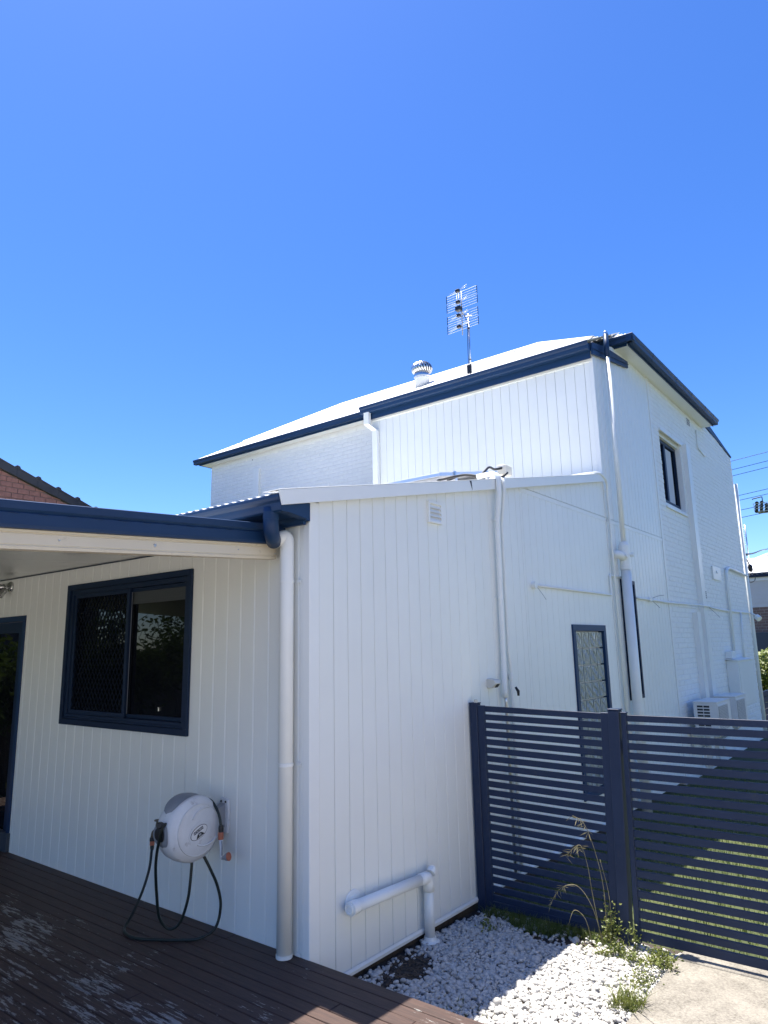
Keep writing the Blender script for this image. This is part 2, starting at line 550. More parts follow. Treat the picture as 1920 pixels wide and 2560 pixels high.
def corrugated(name, mat, parent, e0, e1, lo, hi, pitch=0.076, amp=0.008, seg=6, th=0.004):
    """lo(t), hi(t): 3D points of eave and top at eave coordinate t"""
    n = max(2, int((e1 - e0) / pitch * seg))
    mb = MB()
    vs, fs = [], []
    for i in range(n + 1):
        t = e0 + (e1 - e0) * i / n
        a, b_ = Vector(lo(t)), Vector(hi(t))
        h = amp * math.sin(2 * math.pi * t / pitch)
        up = Vector((0, 0, h))
        vs += [a + up, b_ + up, a + up - Vector((0, 0, th)), b_ + up - Vector((0, 0, th))]
    for i in range(n):
        k = 4 * i
        fs += [(k, k + 4, k + 5, k + 1), (k + 2, k + 3, k + 7, k + 6), (k, k + 2, k + 6, k + 4), (k + 1, k + 5, k + 7, k + 3)]
    fs += [(0, 1, 3, 2), (4 * n, 4 * n + 2, 4 * n + 3, 4 * n + 1)]
    mb.add(vs, fs)
    o = mb.build(name, mat, parent)
    return shade_auto(o, 0.9)

GUT = [(0, 0), (0.062, 0), (0.074, 0.008), (0.078, 0.03), (0.080, 0.052), (0.092, 0.066), (0.098, 0.082), (0.098, 0.098), (0.092, 0.104), (0.086, 0.098), (0.084, 0.07), (0, 0.07)]
def gutter(name, parent, p0, p1, out, mat='navy', k=1.0):
    p0, p1, out = Vector(p0), Vector(p1), Vector(out)
    prof = [p0 + out * (a * k) + Vector((0, 0, b_ * k)) for a, b_ in GUT]
    return MB().prism(prof, p1 - p0).build(name, mat, parent)

# ================================================================== SETTING
GZ = -0.25                                            # yard level below the deck top
g = MB().add([(-400, -400, GZ - 0.02), (400, -400, GZ - 0.02), (400, 400, GZ - 0.02), (-400, 400, GZ - 0.02)], [(0, 1, 2, 3)]).build('ground', 'ground')
g['kind'] = 'structure'
rd = box('road', 'asphalt', None, -60, 60, 14.6, 20.6, GZ - 0.03, GZ - 0.012)
rd['kind'] = 'structure'
# concrete path with a saw-cut joint: two slabs
path = box('path', 'concrete', None, 1.452, 9.0, 0.006, 1.738, GZ - 0.10, GZ + 0.025, 0.006)
path['kind'] = 'structure'
box('slab', 'concrete', path, 1.456, 9.0, 1.752, 1.96, GZ - 0.10, GZ + 0.024, 0.005)
box('slab', 'paver', path, 2.50, 9.0, -9.0, -0.002, GZ - 0.10, GZ + 0.022, 0.005)  # unseen pale slab, added to bounce light onto the walls
box('slab', 'concrete', path, 1.90, 9.0, 1.97, 2.5, GZ - 0.10, GZ + 0.02, 0.005)

# ------------------------------------------------------------------ deck
deck = box('deck', 'bark', None, -6.2, 2.45, -5.2, -0.03, GZ - 0.02, -0.035)
deck['kind'] = 'structure'
PITCH = 0.0845
nb = 0
y1 = 0.0
while y1 > -5.1:
    y0 = y1 - PITCH + 0.005
    joints = [-6.2]
    x = -6.2 + random.uniform(1.5, 4.0)
    while x < 1.6:
        joints.append(x)
        x += random.uniform(3.0, 4.8)
    joints.append(2.46)
    for a, b_ in zip(joints[:-1], joints[1:]):
        dz = random.uniform(-0.0012, 0.0012)
        o = MB().box(a + 0.0015, b_ - 0.0015, y0, y1, -0.022 + dz, dz).build('plank', 'deck', deck, 0.0025)
    y1 -= PITCH

# ================================================================== REAR EXTENSION
ext = thing('house_extension', (-3.0, 2.5, GZ), 'single-storey white board-clad rear extension with navy gutter beside the deck', 'house extension')
A0 = FA(0.0)
B0 = FB(0.0)
CAP = lambda y: 2.541 + 0.2054 * (y + 0.272)             # underside line of the roof capping along the side wall
PB = 0.1363
# front wall behind the deck
WIN = (-2.885, -1.185, 1.15, 2.26)
DOOR = (-4.62, -3.71, -0.02, 2.035)
wA = wall_back('wall', 'board', ext, FA(0.0), -6.2, -0.02, lambda s: GZ, lambda s: 2.55, -0.0125, -0.11, (WIN, DOOR))
cladding(wA, A0, -6.2, -0.05, PB, lambda s: -0.012 if s > -99 else 0, lambda s: 2.50, (WIN, DOOR), start=-0.362 - PB * 43, ch=0.0055, gp=0.0006)
# side wall along the gravel
GLS = (3.94, 4.83, 0.16, 1.88)
wB = wall_back('wall', 'board', ext, B0, 0.03, 5.19, lambda s: -0.17, lambda s: CAP(s), -0.0125, -0.10, (GLS,))
zj = 3.205
def wall_b(s0, s1, zb, zt, holes=()):
    cladding(wB, B0, s0, s1, PB, zb, zt, holes, start=0.0835 + PB * math.floor((s0 - 0.0835) / PB + 1e-6))
wall_b(0.0835, 2.90, lambda s: -0.165, lambda s: CAP(s) + 0.01)
cladding(wB, B0, 2.90, 5.185, PB, lambda s: -0.165, lambda s: min(zj - 0.045, CAP(s) + 0.01), (GLS,), start=0.0835 + PB * 20)
cladding(wB, B0, 2.95, 5.185, PB, lambda s: min(zj + 0.010, CAP(s)), lambda s: CAP(s) + 0.012, (), start=0.0835 + PB * 21)
# horizontal joint flashing
fbox('joint_strip', 'trim', ext, B0, 2.90, 5.19, -0.011, 0.004, zj - 0.046, zj, 0.0015)
# corner trims
fbox('corner_trim', 'trim', ext, A0, -0.052, 0.004, -0.02, 0.004, -0.012, 2.478, 0.003)
fbox('corner_trim', 'trim', ext, B0, 0.0, 0.0815, -0.012, 0.006, -0.165, CAP(0.04) + 0.004, 0.003)
MB().prism([(0.0045, 0.03, -0.16), (0.0045, 0.03, -0.19), (0.018, 0.03, -0.19), (0.022, 0.03, -0.17), (0.012, 0.03, -0.155)], (0, 5.1, 0)).build('base_trim', 'trim', ext)
box('plinth', 'soil', ext, -0.06, -0.02, 0.03, 5.1, GZ - 0.05, -0.172)
# roof, capping, gutter, fascia
RS = 0.2054
rz = lambda y: 2.616 + RS * (y + 0.30)
corrugated('roof', 'roof', ext, -7.0, 0.03, lambda t: (t, -0.268, rz(-0.268)), lambda t: (t, 5.16, rz(5.16)), amp=0.006)
capm = MB()
capm.prism([(0.036, -0.275, 2.541), (0.036, 5.17, CAP(5.17)), (0.036, 5.17, CAP(5.17) + 0.092), (0.036, -0.302, 2.628)], (0.016, 0, 0))
capm.prism([(-0.10, -0.302, 2.630), (-0.10, 5.17, CAP(5.17) + 0.094), (-0.10, 5.17, CAP(5.17) + 0.098), (-0.10, -0.302, 2.634)], (0.152, 0, 0))
capm.build('barge_capping', 'trim', ext, 0.0015)
# a buckle in the capping where two lengths meet
MB().prism([(0.053, 1.885, CAP(1.9) + 0.088), (0.053, 1.915, CAP(1.9) + 0.092), (0.053, 1.925, CAP(1.9) + 0.012)], (0.0012, 0, 0)).build('capping_lap', 'black', ext)
MB().prism([(-7.0, -0.02, 2.46), (-7.0, -0.045, 2.46), (-7.0, -0.045, 2.60), (-7.0, -0.02, 2.60)], (6.99, 0, 0)).build('fascia', 'navy', ext)
box('eave_box', 'navy', ext, -0.29, 0.012, -0.048, -0.004, 2.482, 2.597, 0.003)
gut = gutter('gutter', ext, (-7.0, -0.20, 2.508), (0.033, -0.20, 2.508), (0, -1, 0))
box('eave_lining', 'navy', ext, -7.0, -0.032, -0.20, -0.046, 2.511, 2.521)
MB().prism([(-0.031, -0.198, 2.509), (-0.031, -0.0485, 2.486), (-0.031, -0.0485, 2.59), (-0.031, -0.198, 2.56)], (0.060, 0, 0)).build('eave_end', 'navy', ext, 0.002)
# downpipe: navy outlet, white leg
dp = tube('downpipe', 'pvc', ext, bend([(-0.17, -0.135, 2.36), (-0.135, -0.062, 2.405), (-0.135, -0.062, 2.25), (-0.135, -0.062, 0.004)], 0.06), 0.044, 20)
tube('outlet', 'navy', dp, bend([(-0.085, -0.245, 2.545), (-0.085, -0.245, 2.40), (-0.172, -0.137, 2.357)], 0.09, 8), 0.047, 20)
MB().lathe([(0.0485, 0), (0.0485, 0.045)], (-0.085, -0.245, 2.47)).build('collar', 'navy', dp, smooth=False)
for z in (0.0, 1.02, 2.1):
    MB().lathe([(0.047, 0), (0.047, 0.018)], (-0.135, -0.062, z + 0.004)).build('pipe_clip', 'pvc', dp)
    box('clip_lug', 'pvc', dp, -0.098, -0.062, -0.012, -0.006, z + 0.004, z + 0.022)

# ---- sliding window with security screen
wn = rect_frame('window', 'navyframe', ext, A0, -2.913, -1.158, 1.124, 2.284, 0.046, -0.035, 0.022)
rect_frame('frame', 'navyframe', wn, A0, -2.866, -1.205, 1.171, 2.237, 0.038, -0.075, 0.006)
fbox('sill_track', 'navyframe', wn, A0, -2.866, -1.205, -0.07, 0.012, 1.171, 1.186, 0.002)
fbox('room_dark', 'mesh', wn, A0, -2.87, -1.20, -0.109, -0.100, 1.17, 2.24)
rect_frame('sash', 'navyframe', wn, A0, -2.828, -1.985, 1.209, 2.199, 0.034, -0.030, -0.006)
rect_frame('sash', 'navyframe', wn, A0, -2.03, -1.243, 1.209, 2.199, 0.028, -0.062, -0.034)
fbox('pane', 'glassdark', wn, A0, -2.80, -2.0, -0.052, -0.048, 1.235, 2.175)
fbox('pane', 'glassdark', wn, A0, -2.01, -1.268, -0.052, -0.049, 1.232, 2.172)
fbox('mullion_edge', 'greyplastic', wn, A0, -2.0020, -2.0005, -0.0445, -0.036, 1.23, 2.175)
fbox('blind', 'blind', wn, A0, -2.0, -1.262, -0.0485, -0.0475, 2.075, 2.172)
for z in (2.075, 2.107):
    fbox('blind_rail', 'blind', wn, A0, -1.99, -1.266, -0.0475, -0.044, z, z + 0.010)
fbox('latch', 'chrome', wn, A0, -1.60, -1.578, -0.048, -0.038, 1.27, 1.30, 0.003)
# diamond grille
gr = MB()
gx0, gx1, gz0, gz1 = -2.796, -2.017, 1.243, 2.165
px_, pz_ = 0.052, 0.078
def gbar(a, b_):
    d = (b_ - a)
    if d.length < 0.01: return
    t = d.normalized(); n_ = Vector((-t.z, 0, t.x)) * 0.0032
    q = [a + n_, a - n_, b_ - n_, b_ + n_]
    gr.prism(q, (0, 0.006, 0))
kk = int((gx1 - gx0) / px_) + int((gz1 - gz0) / pz_) + 3
for i in range(-kk, kk):
    for sgn in (1, -1):
        # line: x = gx0 + i*px_ + sgn * (z-gz0) * px_/pz_/1
        f_x = lambda z: gx0 + i * px_ + sgn * (z - gz0) * (px_ / pz_)
        zs = [gz0, gz1]
        inv = lambda x: gz0 + (x - gx0 - i * px_) * sgn * (pz_ / px_)
        lo_, hi_ = sorted((inv(gx0), inv(gx1)))
        za, zb_ = max(gz0, lo_), min(gz1, hi_)
        if zb_ - za > 0.01:
            gbar(Vector((f_x(za), 0.014, za)), Vector((f_x(zb_), 0.014, zb_)))
grille = gr.build('security_mesh', 'mesh', wn)
grille['kind'] = 'stuff'

# ---- back door at the left edge
dr = rect_frame('door', 'navy', ext, A0, -4.66, -3.685, -0.03, 2.062, 0.05, -0.05, 0.012)
rect_frame('door_leaf', 'navyframe', dr, A0, -4.605, -3.74, 0.03, 2.005, 0.10, -0.045, -0.012)
fbox('door_panel', 'glassdark', dr, A0, -4.52, -3.83, -0.042, -0.036, 0.12, 1.91)
fbox('threshold', 'darkgrey', dr, A0, -4.66, -3.672, -0.03, 0.03, 0.0, 0.155, 0.004)
for z in (0.35, 1.0, 1.7):
    MB().lathe([(0.008, 0), (0.008, 0.09)], (-3.742, 0.002, z), n=10).build('hinge', 'navyframe', dr)

# ---- glass block window
gb = rect_frame('glass_block_window', 'navy', ext, B0, 3.918, 4.848, 0.14, 1.895, 0.066, -0.05, 0.020)
fbox('reveal', 'mortarpaint', gb, B0, 3.97, 4.80, -0.075, -0.050, 0.19, 1.84)
bw = (4.782 - 3.984) / 4
def block_mesh(k):
    mb = MB().box(-0.04, 0.0, -bw / 2 + 0.011, bw / 2 - 0.011, -0.082, 0.082)
    for q in (-0.045, 0.0, 0.045):
        ph = k * 1.3 + q * 40
        pts = [(0.001, q + 0.016 * math.sin(ph + i * 1.15), -0.07 + i * 0.0175) for i in range(9)]
        mb.tube(pts, [0.0045 + 0.0035 * abs(math.sin(ph * 0.7 + i * 0.9)) for i in range(9)], 6)
    return mb.mesh('glass_block')
me_blks = [block_mesh(k) for k in range(4)]
for i in range(4):
    for j in range(9):
        o = shade_auto(link('glass_block', me_blks[(i + 3 * j) % 4], 'glassblock', gb), 0.7)
        o.location = (-0.008, 3.984 + bw * (i + 0.5), 1.823 - 0.0895 - j * 0.1795)

# ---- louvred wall vent
vt = rect_frame('wall_vent', 'trim', ext, B0, 1.300, 1.492, 2.646, 2.818, 0.018, 0.0, 0.024)
for i in range(4):
    z = 2.666 + i * 0.034
    MB().prism([(0.004, 1.318, z + 0.034), (0.022, 1.318, z + 0.002), (0.022, 1.318, z - 0.002), (0.002, 1.318, z + 0.028)], (0, 0.156, 0)).build('louvre', 'trim', vt)

# ---- twin service conduits over the capping
c1 = MB()
zt1 = CAP(2.42) + 0.10
c1.tube(bend([(-0.14, 2.355, zt1 + 0.035), (0.02, 2.355, zt1 + 0.035), (0.080, 2.350, zt1 + 0.0), (0.078, 2.35, CAP(2.35) - 0.02), (0.045, 2.345, CAP(2.35) - 0.30), (0.036, 2.345, 1.50), (0.04, 2.325, 1.34), (0.04, 2.33, 1.26)], 0.07, 8), 0.0245, 14)
cd1 = c1.build('conduit', 'pvc', ext, smooth=True)
cd2 = tube('conduit', 'pvc', ext, bend([(-0.12, 2.475, zt1 + 0.02), (0.02, 2.475, zt1 + 0.02), (0.072, 2.465, zt1 - 0.02), (0.070, 2.46, CAP(2.46) - 0.03), (0.034, 2.455, CAP(2.46) - 0.30), (0.030, 2.455, 1.62), (0.028, 2.485, 1.50), (0.028, 2.485, 1.36), (0.028, 2.48, -0.15)], 0.06, 8), 0.0165, 12)
for z in (2.79, 2.1):
    fbox('strap', 'pvc', cd1, B0, 2.30, 2.50, 0.0, 0.004, z, z + 0.02)
    MB().lathe([(0.0265, 0), (0.0265, 0.018)], (0.040 if z > 2.5 else 0.037, 2.345, z), n=14).build('saddle', 'pvc', cd1)
tube('pipe_tail', 'steel', cd1, [(0.04, 2.33, 1.268), (0.04, 2.34, 1.22), (0.04, 2.35, -0.15)], 0.013, 10)
MB().lathe([(0.023, 0), (0.023, 0.05)], (0.028, 2.485, 1.40), n=14).build('union', 'pvc', cd2)
MB().lathe([(0.020, 0), (0.020, 0.05)], (0.028, 2.485, 1.31), n=14).build('union', 'pvc', cd2)
tube('valve_handle', 'black', cd2, [(0.05, 2.51, 1.335), (0.066, 2.525, 1.30), (0.066, 2.525, 1.262)], [0.010, 0.014, 0.010], 8)

# ---- conduit up the joint between extension and house, and its branch
cj = tube('conduit', 'pvc', ext, bend([(-0.30, 4.40, CAP(4.40) + 0.095), (-0.03, 4.70, CAP(4.70) + 0.118), (0.055, 4.98, CAP(4.98) + 0.115), (0.055, 5.20, 3.66), (0.03, 5.24, 3.50), (0.03, 5.245, 3.3), (0.03, 5.245, -0.15)], 0.12, 8), 0.015, 10)
tube('conduit_branch', 'pvc', cj, bend([(0.02, 3.09, 2.257), (0.02, 5.12, 2.257), (0.02, 5.12, 2.492), (0.03, 5.60, 2.492)], 0.03), 0.0125, 8)
MB().lathe([(0.034, 0), (0.034, 0.042)], (0.0, 3.06, 2.257), (1, 0, 0), 16).build('junction_cap', 'pvc', cj)
tube('loose_wire', 'greyplastic', cj, spline([(0.04, 3.09, 2.235), (0.06, 3.15, 2.17), (0.07, 3.2, 2.12)], 5), 0.002, 6)

# ---- waste pipe with flange above the gravel
wp = tube('waste_pipe', 'pvc', ext, [(0.062, 0.31, 0.195), (0.062, 1.055, 0.170)], 0.035, 18)
MB().lathe([(0.075, 0), (0.07, 0.006), (0.045, 0.012), (0.045, 0.02)], (0.002, 0.372, 0.192), (1, 0, 0), 24).build('flange', 'pvc', wp)
MB().lathe([(0.040, 0), (0.040, 0.055)], (0.062, 0.335, 0.194), (0, -1, 0), 20).build('coupling', 'pvc', wp)
MB().lathe([(0.030, 0), (0.030, 0.035), (0.022, 0.036), (0.020, 0.030)], (0.062, 0.30, 0.194), (0, -1, 0), 20).build('end_cap', 'pvc', wp)
tube('elbow', 'pvc', wp, bend([(0.062, 0.98, 0.1725), (0.062, 1.085, 0.169), (0.062, 1.085, 0.08)], 0.06, 8), 0.0385, 18)
tube('riser', 'pvc', wp, [(0.062, 1.085, 0.10), (0.062, 1.085, -0.20)], 0.034, 18)
MB().lathe([(0.032, 0), (0.032, 0.03), (0.02, 0.03), (0.02, 0.045)], (0.062, 1.115, 0.185), (0, 0.75, 0.6), 16).build('inspection_cap', 'pvc', wp)
MB().lathe([(0.062, 0), (0.064, 0.012), (0.045, 0.02), (0.039, 0.04)], (0.062, 1.085, -0.238), n=24).build('foot_collar', 'pvc', wp)

# ---- small wall light on the side wall
sl = MB().prism([(0.0, 2.10, 1.345), (0.055, 2.10, 1.352), (0.085, 2.10, 1.385), (0.07, 2.10, 1.415), (0.0, 2.10, 1.425)], (0, 0.095, 0)).build('side_light', 'ironwhite', ext, 0.004)
MB().prism([(0.060, 2.125, 1.3535), (0.0815, 2.125, 1.3805), (0.083, 2.125, 1.379), (0.0615, 2.125, 1.352)], (0, 0.045, 0)).build('lens', 'black', sl)

# ---- twin spotlight near the door (own thing: it is screwed to the wall)
sp = thing('wall_spotlight', (-4.06, 0.0, 2.34), 'twin-head steel spotlight on the shaded wall above the back door', 'spotlight')
MB().lathe([(0.052, 0), (0.052, 0.014), (0.044, 0.022)], (-4.05, -0.001, 2.352), (0, -1, 0), 24).build('base', 'chrome', sp, smooth=False)
for q, (a, d) in enumerate((((-4.10, -0.055, 2.352), (-0.85, -0.35, 0.02)), ((-4.055, -0.065, 2.318), (0.12, -0.55, -0.75)))):
    d = Vector(d).normalized()
    hd = MB().lathe([(0.012, -0.02), (0.030, 0.0), (0.032, 0.075), (0.029, 0.078), (0.027, 0.068)], a, d, 18).build('lamp_head', 'chrome', sp)
    shade_auto(hd, 0.7)
    MB().lathe([(0.026, 0.066), (0.026, 0.069)], a, d, 18).build('lamp_lens', 'lampglass', hd)
    tube('arm', 'chrome', sp, [(-4.05, -0.02, 2.35), Vector(a) - d * 0.012], 0.009, 10)

# ================================================================== PATIO ROOF
pr = thing('patio_roof', (-3.2, -2.2, 0.0), 'flat patio roof with navy gutter edge and cream beam over the deck', 'patio roof')
PSL = 0.0575
XB = -0.245
pz = lambda y, z0: z0 + PSL * y
PY0 = -4.4
def pbar(name, mat, prof, bevel=0.002, y0=-0.025, y1=PY0):
    """prof = (x, z at y=0)"""
    n = len(prof)
    mb = MB()
    a = [(x, y0, z + PSL * y0) for x, z in prof]
    b_ = [(x, y1, z + PSL * y1) for x, z in prof]
    mb.add(a + b_, [tuple(range(n)), tuple(range(2 * n - 1, n - 1, -1))] + [(i, (i + 1) % n, n + (i + 1) % n, n + i) for i in range(n)])
    return mb.build(name, mat, pr, bevel)
beam = pbar('beam', 'cream', [(XB - 0.07, 2.266), (XB, 2.266), (XB + 0.003, 2.281), (XB - 0.003, 2.2835), (XB - 0.003, 2.2865), (XB, 2.290), (XB, 2.338), (XB - 0.004, 2.340), (XB - 0.004, 2.344), (XB + 0.004, 2.346), (XB + 0.004, 2.357), (XB - 0.07, 2.357)], 0.0, -0.05)
MB().box(XB + 0.001, XB + 0.004, -0.075, -0.052, pz(-0.06, 2.285), pz(-0.06, 2.352)).build('end_bracket', 'cream', beam)
for yy in (-0.058, -0.068):
    for zz in (2.30, 2.335):
        MB().lathe([(0.004, 0), (0.004, 0.002)], (XB + 0.004, yy, pz(yy, zz)), (1, 0, 0), 8).build('screw', 'steel', beam)
for yy, rr in ((-0.93, 0.011), (-1.45, 0.006), (-0.36, 0.004)):
    MB().lathe([(rr, 0), (rr * 0.8, 0.004)], (XB + 0.0, yy, pz(yy, 2.315)), (1, 0, 0), 8).build('screw', 'chrome', beam)
fas = pbar('gutter', 'navy', [(XB + 0.010, 2.358), (XB + 0.026, 2.360), (XB + 0.03, 2.375), (XB + 0.03, 2.428), (XB + 0.024, 2.434), (XB + 0.036, 2.446), (XB + 0.038, 2.482), (XB + 0.030, 2.486), (XB + 0.024, 2.478), (XB - 0.08, 2.44), (XB - 0.08, 2.36)], 0.0, -0.006)
for i in range(16):
    yy = -0.30 - i * 0.136
    MB().box(XB + 0.0305, XB + 0.0325, yy - 0.045, yy, pz(yy, 2.424), pz(yy, 2.4262)).build('overflow_slot', 'navyframe', fas)
# insulated ceiling panels and their top sheet
xx = XB - 0.06
while xx > -6.3:
    x2 = max(xx - 1.0, -6.3)
    MB().add([(xx, -0.004, 2.432), (x2 + 0.004, -0.004, 2.432), (x2 + 0.004, PY0, pz(PY0, 2.432)), (xx, PY0, pz(PY0, 2.432)),
              (xx, -0.004, 2.472), (x2 + 0.004, -0.004, 2.472), (x2 + 0.004, PY0, pz(PY0, 2.472)), (xx, PY0, pz(PY0, 2.472))],
             [(0, 1, 2, 3), (7, 6, 5, 4), (0, 4, 5, 1), (2, 6, 7, 3), (0, 3, 7, 4), (1, 5, 6, 2)]).build('ceiling_panel', 'ceiling', pr)
    xx = x2
box('wall_channel', 'navyframe', pr, -6.3, XB - 0.06, -0.012, -0.003, 2.424, 2.431)
box('front_beam', 'cream', pr, -6.3, XB - 0.07, PY0, PY0 + 0.06, pz(PY0, 2.30), pz(PY0, 2.43))
for xp in (XB - 0.06, -6.2):
    box('post', 'cream', pr, xp - 0.09, xp, PY0 + 0.002, PY0 + 0.09, 0.0, pz(PY0, 2.30), 0.004)

# ================================================================== TWO-STOREY HOUSE
hs = thing('two_storey_house', (-4.5, 9.0, GZ), 'white two-storey house with boards, painted brick, white hip roof and navy gutters', 'house')
U0 = FA(5.2)
K0 = FA(6.27)
XL, YL = -9.15, 6.27                                       # left end and plane of the brick front
SOF = 5.745
# --- board-clad block facing the garden
w1 = box('wall', 'board', hs, -3.68, -0.02, 5.2125, 5.30, 3.45, 5.36)
cladding(w1, U0, -3.66, -0.047, PB, lambda s: 3.60, lambda s: 5.305, (), start=-3.66)
fbox('head_trim', 'trim', hs, U0, -3.68, -0.002, -0.005, 0.012, 5.272, 5.315, 0.002)
fbox('corner_trim', 'trim', hs, U0, -0.047, 0.005, -0.012, 0.006, 3.60, 5.30, 0.003)
# --- board-clad side wall
SLOT = (5.53, 5.99, 1.03, 2.46)
w2 = wall_back('wall', 'board', hs, B0, 5.22, 7.50, lambda s: -0.2, lambda s: min(SOF, 5.42 + 0.42 * (s - 5.2)), -0.0125, -0.10, (SLOT,))
htop = lambda s: min(SOF, 5.42 + 0.42 * (s - 5.2))
cladding(w2, B0, 5.2, 7.46, PB, lambda s: -0.2, lambda s: zj - 0.045, (SLOT,), start=5.2, ch=0.004, gp=0.006)
cladding(w2, B0, 5.2, 7.46, PB, lambda s: zj + 0.010, htop, (), start=5.2, ch=0.004, gp=0.006)
fbox('joint_strip', 'trim', hs, B0, 5.24, 7.46, -0.011, 0.004, zj - 0.046, zj, 0.0015)
fbox('cover_strip', 'trim', hs, B0, 7.462, 7.525, -0.012, 0.012, -0.2, SOF, 0.003)
# corner angle above the extension roof
fbox('corner_trim', 'trim', hs, B0, 5.196, 5.262, -0.011, 0.0075, 3.55, 5.34, 0.003)

# --- painted brick walls
def brick_mesh(l, h, ch=0.004, th=0.02, dent=0.0):
    a, b_ = l / 2, h / 2
    vs = [(-a, 0, -b_), (a, 0, -b_), (a, 0, b_), (-a, 0, b_)]                       # back (out = 0)
    vs += [(-a, th - ch, -b_), (a, th - ch, -b_), (a, th - ch, b_), (-a, th - ch, b_)]
    vs += [(-a + ch, th, -b_ + ch), (a - ch, th - dent, -b_ + ch), (a - ch, th, b_ - ch), (-a + ch, th - dent, b_ - ch)]
    fs = [(4, 5, 9, 8), (5, 6, 10, 9), (6, 7, 11, 10), (7, 4, 8, 11), (8, 9, 10, 11), (0, 1, 5, 4), (1, 2, 6, 5), (2, 3, 7, 6), (3, 0, 4, 7)]
    return vs, fs
BC, BL = 0.0765, 0.236
cand = []                                                   # (size in view, frame, s, z, length, wall)
def lay(frame, wall, s0, s1, z0, ztop, holes=(), normal=None, vis=None):
    row = 0
    z = z0
    while z < 6.3:
        off = 0.0 if row % 2 == 0 else BL / 2
        s = s0 - off
        while s < s1:
            a, b_ = max(s, s0), min(s + BL - 0.0045, s1)
            zc = z + (BC - 0.010) / 2
            s += BL
            if b_ - a < 0.04: continue
            if zc + 0.03 > min(ztop(a), ztop(b_)): continue
            segs = [(a, b_)]
            for H_ in holes:
                if H_[2] - 0.01 < zc < H_[3] + 0.01:
                    ns = []
                    for p, q in segs:
                        if q <= H_[0] or p >= H_[1]: ns.append((p, q)); continue
                        if p < H_[0] - 0.03: ns.append((p, H_[0] - 0.004))
                        if q > H_[1] + 0.03: ns.append((H_[1] + 0.004, q))
                    segs = ns
            for p, q in segs:
                P_ = frame(0.5 * (p + q), 0, zc)
                d = P_ - CAMLOC
                size = abs(d.normalized().dot(normal)) / d.length_squared * (q - p)
                if vis and not vis(0.5 * (p + q), zc): size *= 0.02
                cand.append((size, frame, 0.5 * (p + q), zc, q - p, wall))
        z += BC
        row += 1
kw = box('wall', 'mortarpaint', hs, XL, -3.0, YL + 0.005, YL + 0.2, 3.2, SOF)
lay(K0, kw, XL, -3.72, 3.95, lambda s: SOF, (), Vector((0, -1, 0)), lambda s, z: z > 4.3)
rake = lambda y: SOF if y < 10.75 else min(SOF + 0.10, 5.93 - 0.163 * (y - 11.4))
YE = 13.22
WO = (7.88, 9.06, 3.80, 5.02)                               # upper window opening
rw = MB()
rw.box(-0.2, -0.005, 7.50, YE, -0.27, WO[2])
rw.prism([(-0.2, 7.50, WO[3]), (-0.2, YE, WO[3]), (-0.2, YE, rake(YE)), (-0.2, 11.0, rake(11.0)), (-0.2, 10.75, SOF), (-0.2, 7.50, SOF)], (0.195, 0, 0))
rw.box(-0.2, -0.005, 7.50, WO[0], WO[2], WO[3])
rw.box(-0.2, -0.005, WO[1], YE, WO[2], WO[3])
rwall = rw.build('wall', 'mortarpaint', hs)
lay(B0, rwall, 7.53, YE, -0.24, rake, (WO,), Vector((1, 0, 0)), lambda s, z: z > 0.2)
cand.sort(key=lambda c: -c[0])
shared = {}
rest = {}
for idx, (size, fr, s, z, l, wl) in enumerate(cand):
    isB = wl is rwall
    jit = random.uniform(-0.002, 0.0025)
    if idx < 300:
        key = (round(l, 2), isB, random.randrange(3))
        if key not in shared:
            vs, fs = brick_mesh(l, BC - 0.010 + random.uniform(-0.002, 0.001), 0.005, 0.02, random.uniform(-0.0015, 0.0015))
            vs = [((o_ - 0.02, a, b_) if isB else (a, -(o_ - 0.02), b_)) for a, o_, b_ in vs]
            shared[key] = MB().add(vs, fs).mesh('brick')
        o = link('brick', shared[key], 'brickpaint', wl)
        P_ = fr(s, jit, z + random.uniform(-0.0015, 0.0015))
        o.location = P_
        o.rotation_euler = (random.uniform(-0.006, 0.006), random.uniform(-0.006, 0.006), random.uniform(-0.006, 0.006))
    else:
        mb = rest.setdefault(wl.name, (wl, MB()))[1]
        vs, fs = brick_mesh(l, BC - 0.010 + random.uniform(-0.003, 0.001), 0.005, 0.02, random.uniform(-0.002, 0.002))
        mb.add([fr(s + a, o_ - 0.02 + jit, z + b_) for a, o_, b_ in vs], fs)
for wl, mb in rest.values():
    o = mb.build('brick', 'brickpaint', wl)
    o['kind'] = 'stuff'
# rear end wall and far side, so the block is solid
box('wall', 'mortarpaint', hs, XL, -0.21, 13.0, YE, GZ, 5.55)
box('wall', 'mortarpaint', hs, XL, XL + 0.2, YL + 0.21, 12.99, GZ, SOF)
MB().prism([(-0.22, 10.85, 5.86), (-0.22, 11.35, 5.955), (-0.22, YE + 0.02, rake(YE) + 0.035), (-0.22, YE + 0.02, rake(YE) + 0.005), (-0.22, 11.0, rake(11.0) + 0.004), (-0.22, 10.85, SOF + 0.06)], (0.235, 0, 0)).build('parapet_capping', 'navyframe', hs)

